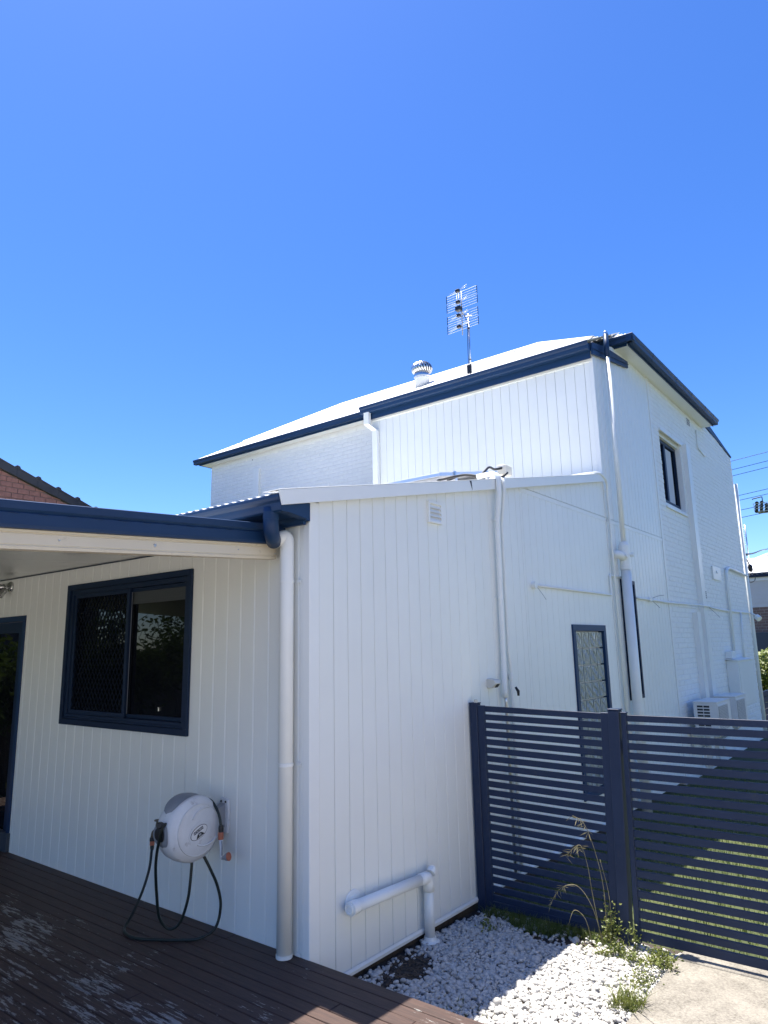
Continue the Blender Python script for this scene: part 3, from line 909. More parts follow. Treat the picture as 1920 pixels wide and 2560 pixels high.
# --- main hip roof
EY, EX0, EX1, EYB, EZ = 6.01, -9.41, 0.255, 10.91, 5.868
RY, RZ, RX0, RX1 = 8.46, 7.325, -7.25, -2.16
def front_top(t):
    if t < RX0:
        k = (t - EX0) / (RX0 - EX0)
    elif t > RX1:
        k = (EX1 - t) / (EX1 - RX1)
    else:
        k = 1
    return (t, EY + (RY - EY) * k, EZ + (RZ - EZ) * k)
rf = corrugated('roof', 'roof', hs, EX0, EX1, lambda t: (t, EY, EZ), front_top)
def right_top(t):
    k = (t - EY) / (RY - EY) if t < RY else (EYB - t) / (EYB - RY)
    return (EX1 + (RX1 - EX1) * k, t, EZ + (RZ - EZ) * k)
corrugated('roof_slope', 'roof', rf, EY, EYB, lambda t: (EX1, t, EZ), right_top)
def back_top(t):
    p = front_top(t); k = (p[1] - EY) / (RY - EY)
    return (t, EYB - (EYB - RY) * k, p[2])
corrugated('roof_slope', 'roof', rf, EX0, EX1, lambda t: (t, EYB, EZ), back_top)
corrugated('roof_slope', 'roof', rf, EY, EYB, lambda t: (EX0, t, EZ), lambda t: (EX0 + (RX0 - EX0) * ((t - EY) / (RY - EY) if t < RY else (EYB - t) / (EYB - RY)), t, EZ + (RZ - EZ) * ((t - EY) / (RY - EY) if t < RY else (EYB - t) / (EYB - RY))))
def cap_strip(a, b_, w=0.13, drop=0.07):
    a, b_ = Vector(a), Vector(b_)
    t = (b_ - a).normalized()
    sd = t.cross(Vector((0, 0, 1))).normalized()
    mb = MB()
    n = max(2, int((b_ - a).length / 0.076))
    vs, fs = [], []
    for i in range(n * 2 + 1):
        p = a + (b_ - a) * i / (n * 2)
        e = 0.006 if i % 2 else -0.006
        vs += [p + sd * w + Vector((0, 0, -drop + e)), p + sd * 0.03 + Vector((0, 0, 0.016)), p + Vector((0, 0, 0.026)), p - sd * 0.03 + Vector((0, 0, 0.016)), p - sd * w + Vector((0, 0, -drop + e))]
    for i in range(n * 2):
        for j in range(4):
            k = i * 5 + j
            fs.append((k, k + 1, k + 6, k + 5))
    mb.add(vs, fs)
    return mb.build('ridge_cap', 'roof', rf)
cap_strip((RX0, RY, RZ), (RX1, RY, RZ), 0.15, 0.075)
for c in ((EX0, EY), (EX1, EY), (EX0, EYB), (EX1, EYB)):
    e_ = Vector((RX0 if c[0] < -5 else RX1, RY, RZ)); a_ = Vector((c[0], c[1], EZ))
    cap_strip(a_.lerp(e_, 0.32), e_, 0.09, 0.03)
cl_ = MB()  # dark dashes standing in for shade in the gaps under the ridge cap
for i in range(int((RX1 - RX0) / 0.114)):
    xx_ = RX0 + 0.06 + i * 0.114
    yy_ = RY - 0.165
    zz_ = EZ + (RZ - EZ) * (yy_ - EY) / (RY - EY)
    cl_.box(xx_, xx_ + 0.055, yy_ - 0.012, yy_, zz_ - 0.004, zz_ + 0.012)
cl_.build('ridge_gap_shade', 'greyplastic', rf)['kind'] = 'stuff'
# --- lower-pitch roof over the board-clad block
corrugated('roof', 'roof', hs, -3.79, 0.015, lambda t: (t, 5.05, 5.505), lambda t: (t, 6.36, 6.085))
# gutters, fascias, soffits
box('fascia', 'navy', hs, -3.75, 0.0, 5.135, 5.15, 5.29, 5.50, 0.002)
gutter('gutter', hs, (-3.80, 5.134, 5.385), (0.012, 5.134, 5.385), (0, -1, 0), k=1.15)
box('fascia', 'navy', hs, EX0 + 0.08, 0.18, 6.075, 6.09, 5.735, 5.86, 0.002)
gutter('gutter', hs, (EX0 - 0.03, 6.074, 5.762), (0.303, 6.074, 5.762), (0, -1, 0))
box('fascia', 'navy', hs, 0.19, 0.205, 6.09, 10.86, 5.735, 5.86, 0.002)
gr2 = gutter('gutter', hs, (0.206, 5.98, 5.762), (0.206, 10.9, 5.762), (1, 0, 0))
for yy in (6.9, 8.1, 9.0, 9.9, 10.5):
    MB().prism([(0.206 + a * 1.03, yy, 5.762 + (b_ - 0.001) * 1.02) for a, b_ in GUT], (0, 0.018, 0)).build('gutter_joint', 'navy', gr2)
box('fascia', 'navy', hs, EX0 + 0.095, EX0 + 0.11, 6.09, 10.86, 5.735, 5.86)
gutter('gutter', hs, (EX0 + 0.094, 6.0, 5.762), (EX0 + 0.094, 10.9, 5.762), (-1, 0, 0))
box('soffit', 'trim', hs, EX0 + 0.11, -0.21, 6.09, 6.268, 5.742, 5.748)
box('soffit', 'trim', hs, -0.2, 0.189, 6.09, 10.85, 5.747, 5.756)
box('soffit', 'trim', hs, EX0 + 0.111, XL - 0.002, 6.27, 10.85, 5.742, 5.748)
MB().prism([(0.013, 5.13, 5.335), (0.013, 5.13, 5.495), (0.013, 5.60, 5.60), (0.013, 6.52, 5.685), (0.013, 6.52, 5.585)], (0.026, 0, 0)).build('barge_board', 'navy', hs, 0.002)
MB().prism([(0.040, 5.14, 5.405), (0.040, 5.14, 5.415), (0.040, 6.52, 5.64), (0.040, 6.52, 5.63)], (0.006, 0, 0)).build('barge_bead', 'navyframe', hs)

# --- rectangular downpipe of the garden face
dq = MB()
dq.box(-3.725, -3.625, 5.05, 5.115, 5.20, 5.44)
dq.prism([(-3.725, 5.05, 5.20), (-3.725, 5.115, 5.20), (-3.60, 5.135, 5.10), (-3.60, 5.07, 5.10)], (0.10, 0, 0)) if False else None
dq.add([(-3.725, 5.05, 5.20), (-3.625, 5.05, 5.20), (-3.625, 5.115, 5.20), (-3.725, 5.115, 5.20), (-3.625, 5.135, 5.09), (-3.525, 5.135, 5.09), (-3.525, 5.199, 5.09), (-3.625, 5.199, 5.09)],
       [(0, 1, 5, 4), (1, 2, 6, 5), (2, 3, 7, 6), (3, 0, 4, 7)])
dq.box(-3.625, -3.525, 5.135, 5.199, 3.75, 5.09)
dq.build('downpipe', 'trim', hs, 0.003)
fbox('pipe_clip', 'trim', hs, U0, -3.53, -3.50, 0.0, 0.004, 4.86, 4.885)
fbox('cover_strip', 'trim', hs, K0, -7.70, -7.535, 0.0, 0.05, 4.2, 5.40, 0.003)
MB().lathe([(0.012, 0), (0.012, 0.004)], (-7.78, 6.266, 5.626), (0, -1, 0), 10).build('drill_hole', 'black', hs)

# --- soil stack and vent pipe
st = tube('soil_stack', 'pvc', hs, [(0.095, 5.48, -0.24), (0.095, 5.48, 2.62)], 0.060, 22)
MB().lathe([(0.067, 0), (0.067, 0.05), (0.064, 0.052), (0.064, 0.26), (0.067, 0.262), (0.067, 0.30), (0.045, 0.345), (0.032, 0.35)], (0.095, 5.48, 2.58), n=24).build('junction', 'pvc', st)
tube('branch', 'pvc', st, bend([(0.095, 5.46, 2.72), (0.075, 5.36, 2.76), (0.0, 5.33, 2.77)], 0.05), 0.050, 18)
MB().lathe([(0.026, 0), (0.026, 0.07), (0.020, 0.075)], (0.125, 5.50, 2.76), (0.95, 0.25, 0.05), 16).build('inspection_cap', 'pvc', st)
MB().lathe([(0.022, 0), (0.022, 0.06)], (0.115, 5.44, 2.745), (0.75, -0.6, 0), 14).build('inspection_cap', 'pvc', st)
tube('vent_pipe', 'pvc', st, [(0.095, 5.48, 2.90), (0.095, 5.50, 5.40)], 0.029, 18)
tube('vent_top', 'navy', st, [(0.095, 5.50, 5.39), (0.095, 5.505, 5.72)], 0.034, 18)
MB().lathe([(0.030, 0), (0.030, 0.03), (0.012, 0.05)], (0.095, 5.505, 5.72), n=14).build('vent_cowl', 'steel', st)
MB().lathe([(0.062, 0), (0.064, 0.03), (0.064, 0.12)], (0.095, 5.48, 0.86), n=24).build('coupling', 'pvc', st)

# --- narrow window behind the stack
nw = rect_frame('window', 'navyframe', hs, B0, 5.51, 6.01, 1.01, 2.475, 0.045, -0.05, 0.018)
fbox('pane', 'glassdark', nw, B0, 5.55, 5.97, -0.03, -0.024, 1.05, 2.44)
fbox('white_bead', 'trim', nw, B0, 5.515, 5.60, -0.022, -0.010, 1.06, 2.43)

# --- upper recessed window
uw = rect_frame('window', 'navyframe', hs, B0, 7.90, 9.055, 3.87, 4.935, 0.055, -0.14, -0.085)
fbox('pane', 'glassdark', uw, B0, 7.95, 9.0, -0.125, -0.12, 3.92, 4.885)
fbox('curtain', 'curtain', uw, B0, 8.47, 8.88, -0.1195, -0.1190, 3.925, 4.86)
fbox('sash_stile', 'navyframe', uw, B0, 8.38, 8.46, -0.118, -0.09, 3.925, 4.88)
fbox('head_lining', 'trim', uw, B0, 7.885, 9.055, -0.15, -0.04, 4.937, 5.018)
MB().prism([(-0.15, 7.885, 3.80), (0.03, 7.86, 3.765), (0.03, 7.86, 3.735), (-0.0, 7.885, 3.735), (-0.15, 7.885, 3.735)], (0, 1.16, 0)).build('sill', 'trim', uw, 0.003)
fbox('sill_filler', 'trim', uw, B0, 7.885, 9.055, -0.15, -0.075, 3.80, 3.872)
fbox('head_mould', 'trim', uw, B0, 7.87, 9.10, 0.0, 0.03, 4.985, 5.03, 0.004)
fbox('jamb_lining', 'trim', uw, B0, 9.045, 9.058, -0.15, -0.002, 3.80, 5.01)

# --- cable ducts
for (a, b_, z0, z1) in ((9.15, 9.36, -0.2, 5.03), (8.70, 8.90, -0.2, 2.145)):
    d_ = fbox('cable_duct', 'trim', hs, B0, a, b_, -0.004, 0.075, z0, z1, 0.003)
    fbox('duct_cover', 'trim', d_, B0, a - 0.004, b_ + 0.004, 0.0755, 0.079, z0, z1)
# --- brick vents
for (yy, zz) in ((9.80, 5.60), (9.65, 2.47)):
    v_ = fbox('brick_vent', 'mortarpaint', hs, B0, yy - 0.12, yy + 0.12, -0.004, 0.004, zz - 0.075, zz + 0.075)
    for i in range(4):
        for j in range(2):
            fbox('vent_slot', 'black', v_, B0, yy - 0.10 + j * 0.105, yy - 0.005 + j * 0.105, 0.0042, 0.0052, zz - 0.058 + i * 0.033, zz - 0.04 + i * 0.033)
# --- horizontal conduit along the side wall
ch_ = tube('conduit', 'pvc', hs, spline([(0.022, 6.02, 2.262), (0.022, 6.8, 2.258), (0.024, 7.5, 2.252), (0.026, 8.3, 2.262), (0.10, 8.9, 2.258), (0.10, 9.4, 2.258), (0.03, 9.75, 2.265), (0.022, 10.5, 2.243), (0.022, 11.4, 2.236), (0.022, 13.15, 2.25)], 5), 0.0145, 10)
fbox('joint_box', 'pvc', ch_, B0, 6.53, 6.62, 0.004, 0.04, 2.235, 2.285, 0.004)
for (yy, pts) in ((6.6, [(0.04, 6.61, 2.28), (0.10, 6.68, 2.31), (0.16, 6.74, 2.32)]), (6.6, [(0.04, 6.61, 2.24), (0.08, 6.64, 2.19), (0.10, 6.70, 2.15)]), (9.75, [(0.03, 9.72, 2.25), (0.08, 9.85, 2.17), (0.10, 10.1, 2.09)])):
    tube('loose_wire', 'greyplastic', ch_, spline(pts, 5), 0.0035, 6)
# --- supply conduits, meter box and access plate
cs = tube('conduit', 'pvc', hs, bend([(0.04, 13.24, 3.03), (0.04, 11.55, 3.075), (0.04, 11.28, 3.0), (0.035, 11.2, 1.40)], 0.14, 8), 0.026, 12)
tube('conduit', 'pvc', hs, [(0.03, 12.18, 2.24), (0.03, 12.05, 1.36)], 0.017, 10)
mbx = box('meter_box', 'trim', hs, 0.002, 0.19, 10.62, 11.93, 0.55, 1.34, 0.006)
MB().prism([(0.0, 10.58, 1.352), (0.215, 10.58, 1.335), (0.215, 10.58, 1.342), (0.0, 10.58, 1.37)], (0, 1.40, 0)).build('lid', 'trim', mbx)
box('door', 'trim', mbx, 0.191, 0.199, 10.68, 11.86, 0.60, 1.29, 0.003)
MB().lathe([(0.014, 0), (0.014, 0.012)], (0.12, 10.619, 0.98), (0, -1, 0), 12).build('lock', 'trim', mbx)
box('fuse_box', 'trim', hs, 0.002, 0.11, 10.62, 10.95, 1.375, 1.50, 0.005)
pl = fbox('access_plate', 'trim', hs, B0, 10.30, 10.92, 0.0, 0.022, 2.78, 3.02, 0.003)
fbox('switch', 'trim', pl, B0, 10.56, 10.64, 0.022, 0.04, 2.90, 2.95, 0.004)
fbox('raised_edge', 'trim', pl, B0, 10.295, 10.318, 0.0225, 0.03, 2.78, 3.02)
tube('corner_pipe', 'pvc', hs, [(0.03, 13.24, GZ), (0.03, 13.26, 5.05)], 0.036, 14)
fx = tube('conduit', 'pvc', hs, bend([(0.018, 10.25, 5.55), (0.018, 10.25, 5.22), (0.018, 10.75, 5.15)], 0.06), 0.012, 8)
lampb = MB().lathe([(0.02, 0), (0.055, 0.03), (0.06, 0.12), (0.05, 0.125)], (0.12, 13.15, 2.19), (0.55, -0.4, -0.55), 16).build('security_lamp', 'pvc', hs)
tube('lamp_arm', 'pvc', lampb, [(0.02, 13.18, 2.25), (0.12, 13.15, 2.20)], 0.016, 8)

# ================================================================== ROOF THINGS
# whirlybird ventilator on the front slope
vb = thing('roof_ventilator', (-4.11, 7.28, 6.63), 'ribbed silver spinning roof ventilator on the white roof', 'roof ventilator')
VX, VY = -4.105, 7.30
MB().lathe([(0.125, -0.12), (0.140, 0.14), (0.150, 0.165)], (VX, VY, 6.62), n=28).build('base', 'roof', vb, smooth=True)
MB().lathe([(0.151, 0), (0.154, 0.006), (0.147, 0.115)], (VX, VY, 6.786), n=28).build('throat', 'steel', vb, smooth=True)
MB().lathe([(0.140, 0), (0.165, 0.09), (0.14, 0.15), (0.05, 0.185)], (VX, VY, 6.875), n=24).build('core', 'black', vb, smooth=True)
nv = 22
for i in range(nv):
    mb = MB(); vs = []; fs = []
    for k in range(9):
        u_ = k / 8
        r_ = 0.205 * math.sin(math.pi * (0.10 + 0.66 * u_))
        h = 0.105 + 0.115 * math.cos(math.pi * (0.02 + 0.88 * u_))
        a0 = 2 * math.pi * i / nv + 0.55 * (u_ - 0.5)
        a1 = a0 + 2 * math.pi / nv * 0.80
        vs.append((VX + r_ * math.cos(a0), VY + r_ * math.sin(a0), 6.885 + h))
        am = 0.5 * (a0 + a1)
        vs.append((VX + (r_ + 0.004) * math.cos(am), VY + (r_ + 0.004) * math.sin(am), 6.885 + h))
        vs.append((VX + (r_ - 0.014) * math.cos(a1), VY + (r_ - 0.014) * math.sin(a1), 6.885 + h))
    for k in range(8):
        fs += [(3 * k, 3 * k + 1, 3 * k + 4, 3 * k + 3), (3 * k + 1, 3 * k + 2, 3 * k + 5, 3 * k + 4)]
    mb.add(vs, fs).build('vane', 'steel', vb, smooth=True)
MB().lathe([(0.078, 0), (0.07, 0.012), (0.02, 0.02)], (VX, VY, 7.095), n=20).build('crown', 'steel', vb)
MB().box(-0.24, 0.24, -0.22, 0.22, -0.004, 0.002, Matrix.Translation((VX, VY, EZ + 0.587 * (VY - EY) + 0.016)) @ Matrix.Rotation(math.atan(0.59), 4, 'X')).build('flashing', 'greyplastic', vb)

# TV antenna on its mast
AY = 5.36
an = thing('tv_antenna', (-1.90, AY, 5.60), 'flat-panel television antenna on a slim steel mast above the navy gutter', 'antenna')
mx0 = -1.895
ax0 = -1.985
mast = tube('mast', 'steel', an, [(mx0 - 0.01, AY, 5.52), (mx0 + 0.005, AY, 6.62)], 0.0125, 10)
tube('cable', 'black', mast, spline([(mx0 - 0.03, AY - 0.01, 5.75), (mx0 - 0.022, AY - 0.016, 6.1), (mx0 - 0.012, AY - 0.018, 6.42), (mx0 - 0.03, AY - 0.03, 6.55), (ax0 + 0.02, AY - 0.045, 6.66)], 6), 0.005, 6)
box('masthead_box', 'black', mast, mx0 - 0.045, mx0 + 0.03, AY - 0.04, AY - 0.013, 5.66, 5.80, 0.004)
for z in (6.38, 6.45, 5.88):
    MB().lathe([(0.018, 0), (0.018, 0.012)], (mx0, AY, z), n=10).build('tape', 'black', mast)
tube('bracket', 'alu', an, spline([(mx0, AY, 6.60), (mx0 - 0.04, AY - 0.01, 6.60), (ax0, AY - 0.03, 6.66)], 5), 0.009, 8)
tube('clamp', 'alu', an, [(mx0 - 0.03, AY - 0.03, 6.60), (mx0 + 0.05, AY + 0.03, 6.605)], 0.010, 8)
tube('boom', 'greyplastic', an, [(ax0 - 0.005, AY - 0.03, 6.30), (ax0 + 0.005, AY - 0.03, 7.02)], 0.008, 8)
for zc in (6.96, 6.81, 6.615, 6.46):
    fr_ = MB()
    for k in range(4):
        z = zc - 0.06 + k * 0.04
        fr_.tube([(ax0 - 0.27, AY - 0.018 + 0.006, z), (ax0 + 0.27, AY - 0.018 - 0.006, z)], 0.0026, 6)
    rfl = fr_.build('reflector', 'alu', an)
    for sx in (-1, 1):
        MB().box(ax0 + sx * 0.27 - 0.004, ax0 + sx * 0.27 + 0.004, AY - 0.022, AY - 0.014, zc - 0.066, zc + 0.066).build('end_strip', 'navyframe', rfl)
for zc in (6.985, 6.80, 6.58, 6.40):
    hb = box('dipole_block', 'black', an, ax0 - 0.035, ax0 + 0.028, AY - 0.15, AY - 0.10, zc - 0.022, zc + 0.022, 0.006)
    for sx in (-1, 1):
        tube('dipole', 'alu', hb, [(ax0, AY - 0.125, zc + 0.005), (ax0 + sx * 0.19, AY - 0.125 - 0.055 * sx, zc + 0.02)], 0.0026, 6)
        tube('dipole', 'alu', hb, [(ax0, AY - 0.125, zc - 0.005), (ax0 + sx * 0.19, AY - 0.125 - 0.055 * sx, zc - 0.012)], 0.0026, 6)
    tube('spacer', 'greyplastic', hb, [(ax0, AY - 0.11, zc), (ax0, AY - 0.03, zc)], 0.006, 6)
box('balun_box', 'black', an, ax0 - 0.05, ax0 + 0.04, AY - 0.15, AY - 0.07, 6.66, 6.73, 0.006)
for dx in (-0.018, 0.016):
    tube('feed_line', 'alu', an, [(ax0 + dx, AY - 0.13, 6.40), (ax0 + dx, AY - 0.13, 6.985)], 0.002, 6)
tube('guy_wire', 'greyplastic', an, [(mx0 + 0.01, AY, 5.82), (mx0 + 0.16, AY - 0.18, 5.56)], 0.002, 6)

# solar panels on the extension roof
def solar(x0, x1, y0, y1, label):
    zf = lambda y: rz(y) + 0.185
    t = thing('solar_panel', (0.5 * (x0 + x1), 0.5 * (y0 + y1), rz(0.5 * (y0 + y1))), label, 'solar panel', 'solar panels on the extension roof')
    L_ = [(x0, y0, zf(y0)), (x1, y0, zf(y0)), (x1, y1, zf(y1)), (x0, y1, zf(y1))]
    def slab(q, h0, h1):
        vs = [(x, y, z + h0) for x, y, z in q] + [(x, y, z + h1) for x, y, z in q]
        return MB().add(vs, [(3, 2, 1, 0), (4, 5, 6, 7), (0, 1, 5, 4), (1, 2, 6, 5), (2, 3, 7, 6), (3, 0, 4, 7)])
    slab(L_, -0.034, 0.004).build('frame', 'alu', t, 0.002)
    q = [(x0 + 0.03, y0 + 0.03, zf(y0 + 0.03)), (x1 - 0.03, y0 + 0.03, zf(y0 + 0.03)), (x1 - 0.03, y1 - 0.03, zf(y1 - 0.03)), (x0 + 0.03, y1 - 0.03, zf(y1 - 0.03))]
    slab(q, 0.0045, 0.0065).build('cells', 'glassdark', t)
    for yy in (y0 + 0.28, y1 - 0.28):
        r_ = box('rail', 'alu', t, x0, x1 + 0.02, yy - 0.02, yy + 0.02, zf(yy) - 0.09, zf(yy) - 0.036)
        for xx_ in (x0 + 0.15, x1 - 0.15):
            box('foot', 'alu', r_, xx_ - 0.02, xx_ + 0.02, yy - 0.02, yy + 0.02, rz(yy) - 0.004, zf(yy) - 0.09)
        box('clamp', 'steel', t, x1 - 0.004, x1 + 0.012, yy - 0.015, yy + 0.015, zf(yy) - 0.036, zf(yy) + 0.012)
    return t
solar(-1.60, -0.60, 2.42, 3.62, 'solar panel at the roof edge next to the conduits, edge-on from below')
solar(-2.63, -1.63, 2.42, 3.62, 'solar panel set further in on the extension roof, beyond the edge panel')
ib = thing('isolator_box', (-0.12, 2.85, rz(2.85)), 'off-white isolator box with looping black cables on the extension roof', 'electrical box')
ibz = rz(2.75) + 0.06
box('case', 'ironwhite', ib, -0.15, -0.06, 2.76, 2.90, ibz + 0.02, ibz + 0.115, 0.006)
tube('bracket', 'alu', ib, [(-0.10, 2.80, rz(2.8)), (-0.10, 2.80, ibz + 0.04)], 0.012, 8)
for q in ([(-0.11, 2.36, zt1 + 0.04), (-0.11, 2.52, zt1 + 0.15), (-0.12, 2.65, zt1 + 0.16), (-0.10, 2.77, ibz + 0.085)],
          [(-0.10, 2.47, zt1 + 0.02), (-0.10, 2.58, zt1 + 0.10), (-0.09, 2.70, zt1 + 0.08), (-0.06, 2.80, ibz + 0.035)],
          [(-0.12, 2.355, zt1 + 0.035), (-0.25, 2.30, zt1 + 0.06), (-0.42, 2.15, rz(2.15) + 0.09), (-0.62, 2.45, rz(2.45) + 0.11)],
          [(-0.12, 2.47, zt1 + 0.02), (-0.30, 2.40, zt1 + 0.09), (-0.62, 2.6, rz(2.6) + 0.11)]):
    tube('cable', 'black', ib, spline(q, 6), 0.012, 8)

# ================================================================== FENCE AND GATE
FY = 1.79
SP, SH = 0.0615, 0.0425
def skew_box(mb, x0, x1, y0, y1, z0, z1, dxb=0.0, dzr=0.0):
    """box whose foot is shifted by dxb and whose right end drops by dzr"""
    vs = []
    for z in (z0, z1):
        for y in (y0, y1):
            for x in (x0, x1):
                k = (1.235 - z) / 1.48
                vs.append((x + dxb * k, y, z - (dzr if x == x1 else 0)))
    return mb.add(vs, [(0, 2, 3, 1), (4, 5, 7, 6), (0, 1, 5, 4), (2, 6, 7, 3), (0, 4, 6, 2), (1, 3, 7, 5)])
fp = thing('slat_fence', (0.6, FY + 0.03, GZ), 'short dark slat screen fence between the white wall and the gate post', 'fence')
skew_box(MB(), 0.014, 0.080, FY - 0.005, FY + 0.060, GZ - 0.05, 1.248).build('post', 'fence', fp, 0.004)
MB().box(0.011, 0.083, FY - 0.008, FY + 0.063, 1.2485, 1.256).build('post_cap', 'fence', fp, 0.002)
MB().lathe([(0.014, 0), (0.016, 0.02), (0.008, 0.026)], (0.062, FY + 0.02, 1.256), n=12).build('post_knob', 'ironwhite', fp)
skew_box(MB(), 0.082, 0.138, FY + 0.004, FY + 0.034, -0.205, 1.236).build('side_channel', 'fence', fp, 0.002)
skew_box(MB(), 1.072, 1.128, FY + 0.004, FY + 0.034, -0.205, 1.222, -0.045).build('side_channel', 'fence', fp, 0.002)
for i in range(23):
    zt_ = 1.233 - i * SP
    skew_box(MB(), 0.136, 1.076 - 0.045 * (1.235 - zt_) / 1.48, FY + 0.010, FY + 0.026, zt_ - SH, zt_, 0.0, 0.016).build('slat', 'fence', fp, 0.0015)
MB().box(0.136, 1.03, FY + 0.008, FY + 0.028, -0.21, -0.168).build('bottom_rail', 'fence', fp, 0.0015)
skew_box(MB(), 1.130, 1.205, FY - 0.010, FY + 0.062, GZ - 0.05, 1.240, -0.048).build('gate_post', 'fence', fp, 0.004)
MB().box(1.126, 1.209, FY - 0.014, FY + 0.066, 1.2405, 1.250).build('post_cap', 'fence', fp, 0.002)

gt = thing('slat_gate', (1.8, FY + 0.03, GZ), 'wide dark horizontal-slat gate right of the leaning gate post', 'gate')
skew_box(MB(), 1.216, 1.250, FY + 0.0, FY + 0.036, -0.215, 1.222, -0.030).build('stile', 'fence', gt, 0.002)
skew_box(MB(), 2.50, 2.545, FY + 0.0, FY + 0.036, -0.215, 1.228).build('stile', 'fence', gt, 0.002)
MB().box(1.212, 1.254, FY - 0.002, FY + 0.038, 1.2225, 1.230).build('stile_cap', 'fence', gt, 0.0015)
for i in range(23):
    zt_ = 1.212 - i * SP
    sh = SH if i < 22 else SH + 0.012
    skew_box(MB(), 1.249 - 0.030 * (1.235 - zt_) / 1.48, 2.502, FY + 0.008, FY + 0.026, zt_ - sh, zt_, 0.0, -0.004).build('slat', 'fence', gt, 0.0015)
for z in (0.95, 0.0):
    MB().box(1.200, 1.222, FY + 0.062, FY + 0.075, z, z + 0.09).build('hinge', 'steel', gt)

# ================================================================== AIR CONDITIONERS
def aircon(y0, label):
    X0, X1, Z0, Z1, W = 0.105, 0.425, 0.385, 0.832, 0.82
    y1_ = y0 + W
    t = thing('air_conditioner', (0.26, y0 + W / 2, Z0), label, 'air conditioner', 'air conditioner outdoor units on the side wall')
    box('case', 'ac', t, X0, X1, y0, y1_, Z0, Z1 - 0.012, 0.012, 2)
    box('lid', 'ac', t, X0 - 0.006, X1 + 0.008, y0 - 0.008, y1_ + 0.006, Z1 - 0.0115, Z1 + 0.004, 0.006, 2)
    # side air intake facing the garden
    for i in range(8):
        for j in range(2):
            xa = X0 + 0.055 + j * 0.088
            box('intake_slot', 'acdark', t, xa, xa + 0.078, y0 - 0.003, y0 - 0.001, Z1 - 0.075 - i * 0.043, Z1 - 0.049 - i * 0.043)
    fr = box('fan_panel', 'ac', t, X1 + 0.001, X1 + 0.010, y0 + 0.03, y1_ - 0.20, Z0 + 0.03, Z1 - 0.04, 0.004)
    box('fan_void', 'acgrille', fr, X1 + 0.0105, X1 + 0.0125, y0 + 0.05, y1_ - 0.22, Z0 + 0.05, Z1 - 0.06)
    gm = MB()
    for i in range(17):
        z = Z0 + 0.055 + i * (Z1 - Z0 - 0.12) / 16
        gm.box(X1 + 0.014, X1 + 0.017, y0 + 0.05, y1_ - 0.22, z - 0.0025, z + 0.0025)
    for i in range(20):
        y = y0 + 0.055 + i * (W - 0.28) / 19
        gm.box(X1 + 0.0172, X1 + 0.0196, y - 0.0025, y + 0.0025, Z0 + 0.05, Z1 - 0.06)
    gm.build('grille', 'ac', fr)
    for yy in (y0 + 0.12, y1_ - 0.14):
        br = MB().box(0.012, X1 - 0.02, yy - 0.018, yy + 0.018, Z0 - 0.036, Z0 - 0.001).box(0.012, 0.03, yy - 0.018, yy + 0.018, Z0 - 0.30, Z0 - 0.036)
        br.build('wall_bracket', 'steel', t)
        tube('brace', 'steel', t, [(0.03, yy, Z0 - 0.28), (X1 - 0.06, yy, Z0 - 0.036)], 0.010, 6)
    tube('pipework', 'pvc', t, spline([(0.10, y0 + 0.5, Z0 + 0.1), (0.06, y0 + 0.55, Z0 + 0.0), (0.05, y0 + 0.6, Z0 - 0.2), (0.05, y0 + 0.6, -0.15)], 5), 0.018, 8)
    return t
aircon(7.80, 'nearer white outdoor air-conditioner unit on the side wall above the gate')
aircon(8.98, 'farther white outdoor air-conditioner unit on the side wall below the meter box')

# ================================================================== HOSE REEL AND TAP
hr = thing('hose_reel', (-0.76, 0.0, 0.40), 'wall-mounted white hose reel with dark green hose drooping to the deck', 'hose reel')
RC = Vector((-0.70, -0.245, 0.635))
body = MB().lathe([(0.02, 0.012), (0.085, 0.012), (0.145, 0.004), (0.160, -0.008), (0.182, -0.020), (0.192, -0.045), (0.194, -0.10), (0.188, -0.15), (0.165, -0.185), (0.10, -0.195)], RC, (1, 0, 0), 48).build('drum_case', 'reel', hr)
shade_auto(body, 0.9)
MB().lathe([(0.142, -0.002), (0.146, 0.011), (0.150, -0.002)], RC, (1, 0, 0), 48).build('raised_ring', 'reel', body, smooth=True)
# swept ribs across the face
for (a0, r0, a1, r1, bow) in ((1.02, 0.145, 2.3, 0.075, 0.02), (-0.35, 0.148, -1.75, 0.075, -0.02)):
    pts = []
    for k in range(9):
        u_ = k / 8
        a = a0 + (a1 - a0) * u_; r_ = r0 + (r1 - r0) * u_
        pts.append(RC + Vector((0.008 + 0.004 * u_, r_ * math.cos(a), r_ * math.sin(a) * 0.8 + bow)))
    tube('rib', 'reel', body, pts, 0.0055, 8)
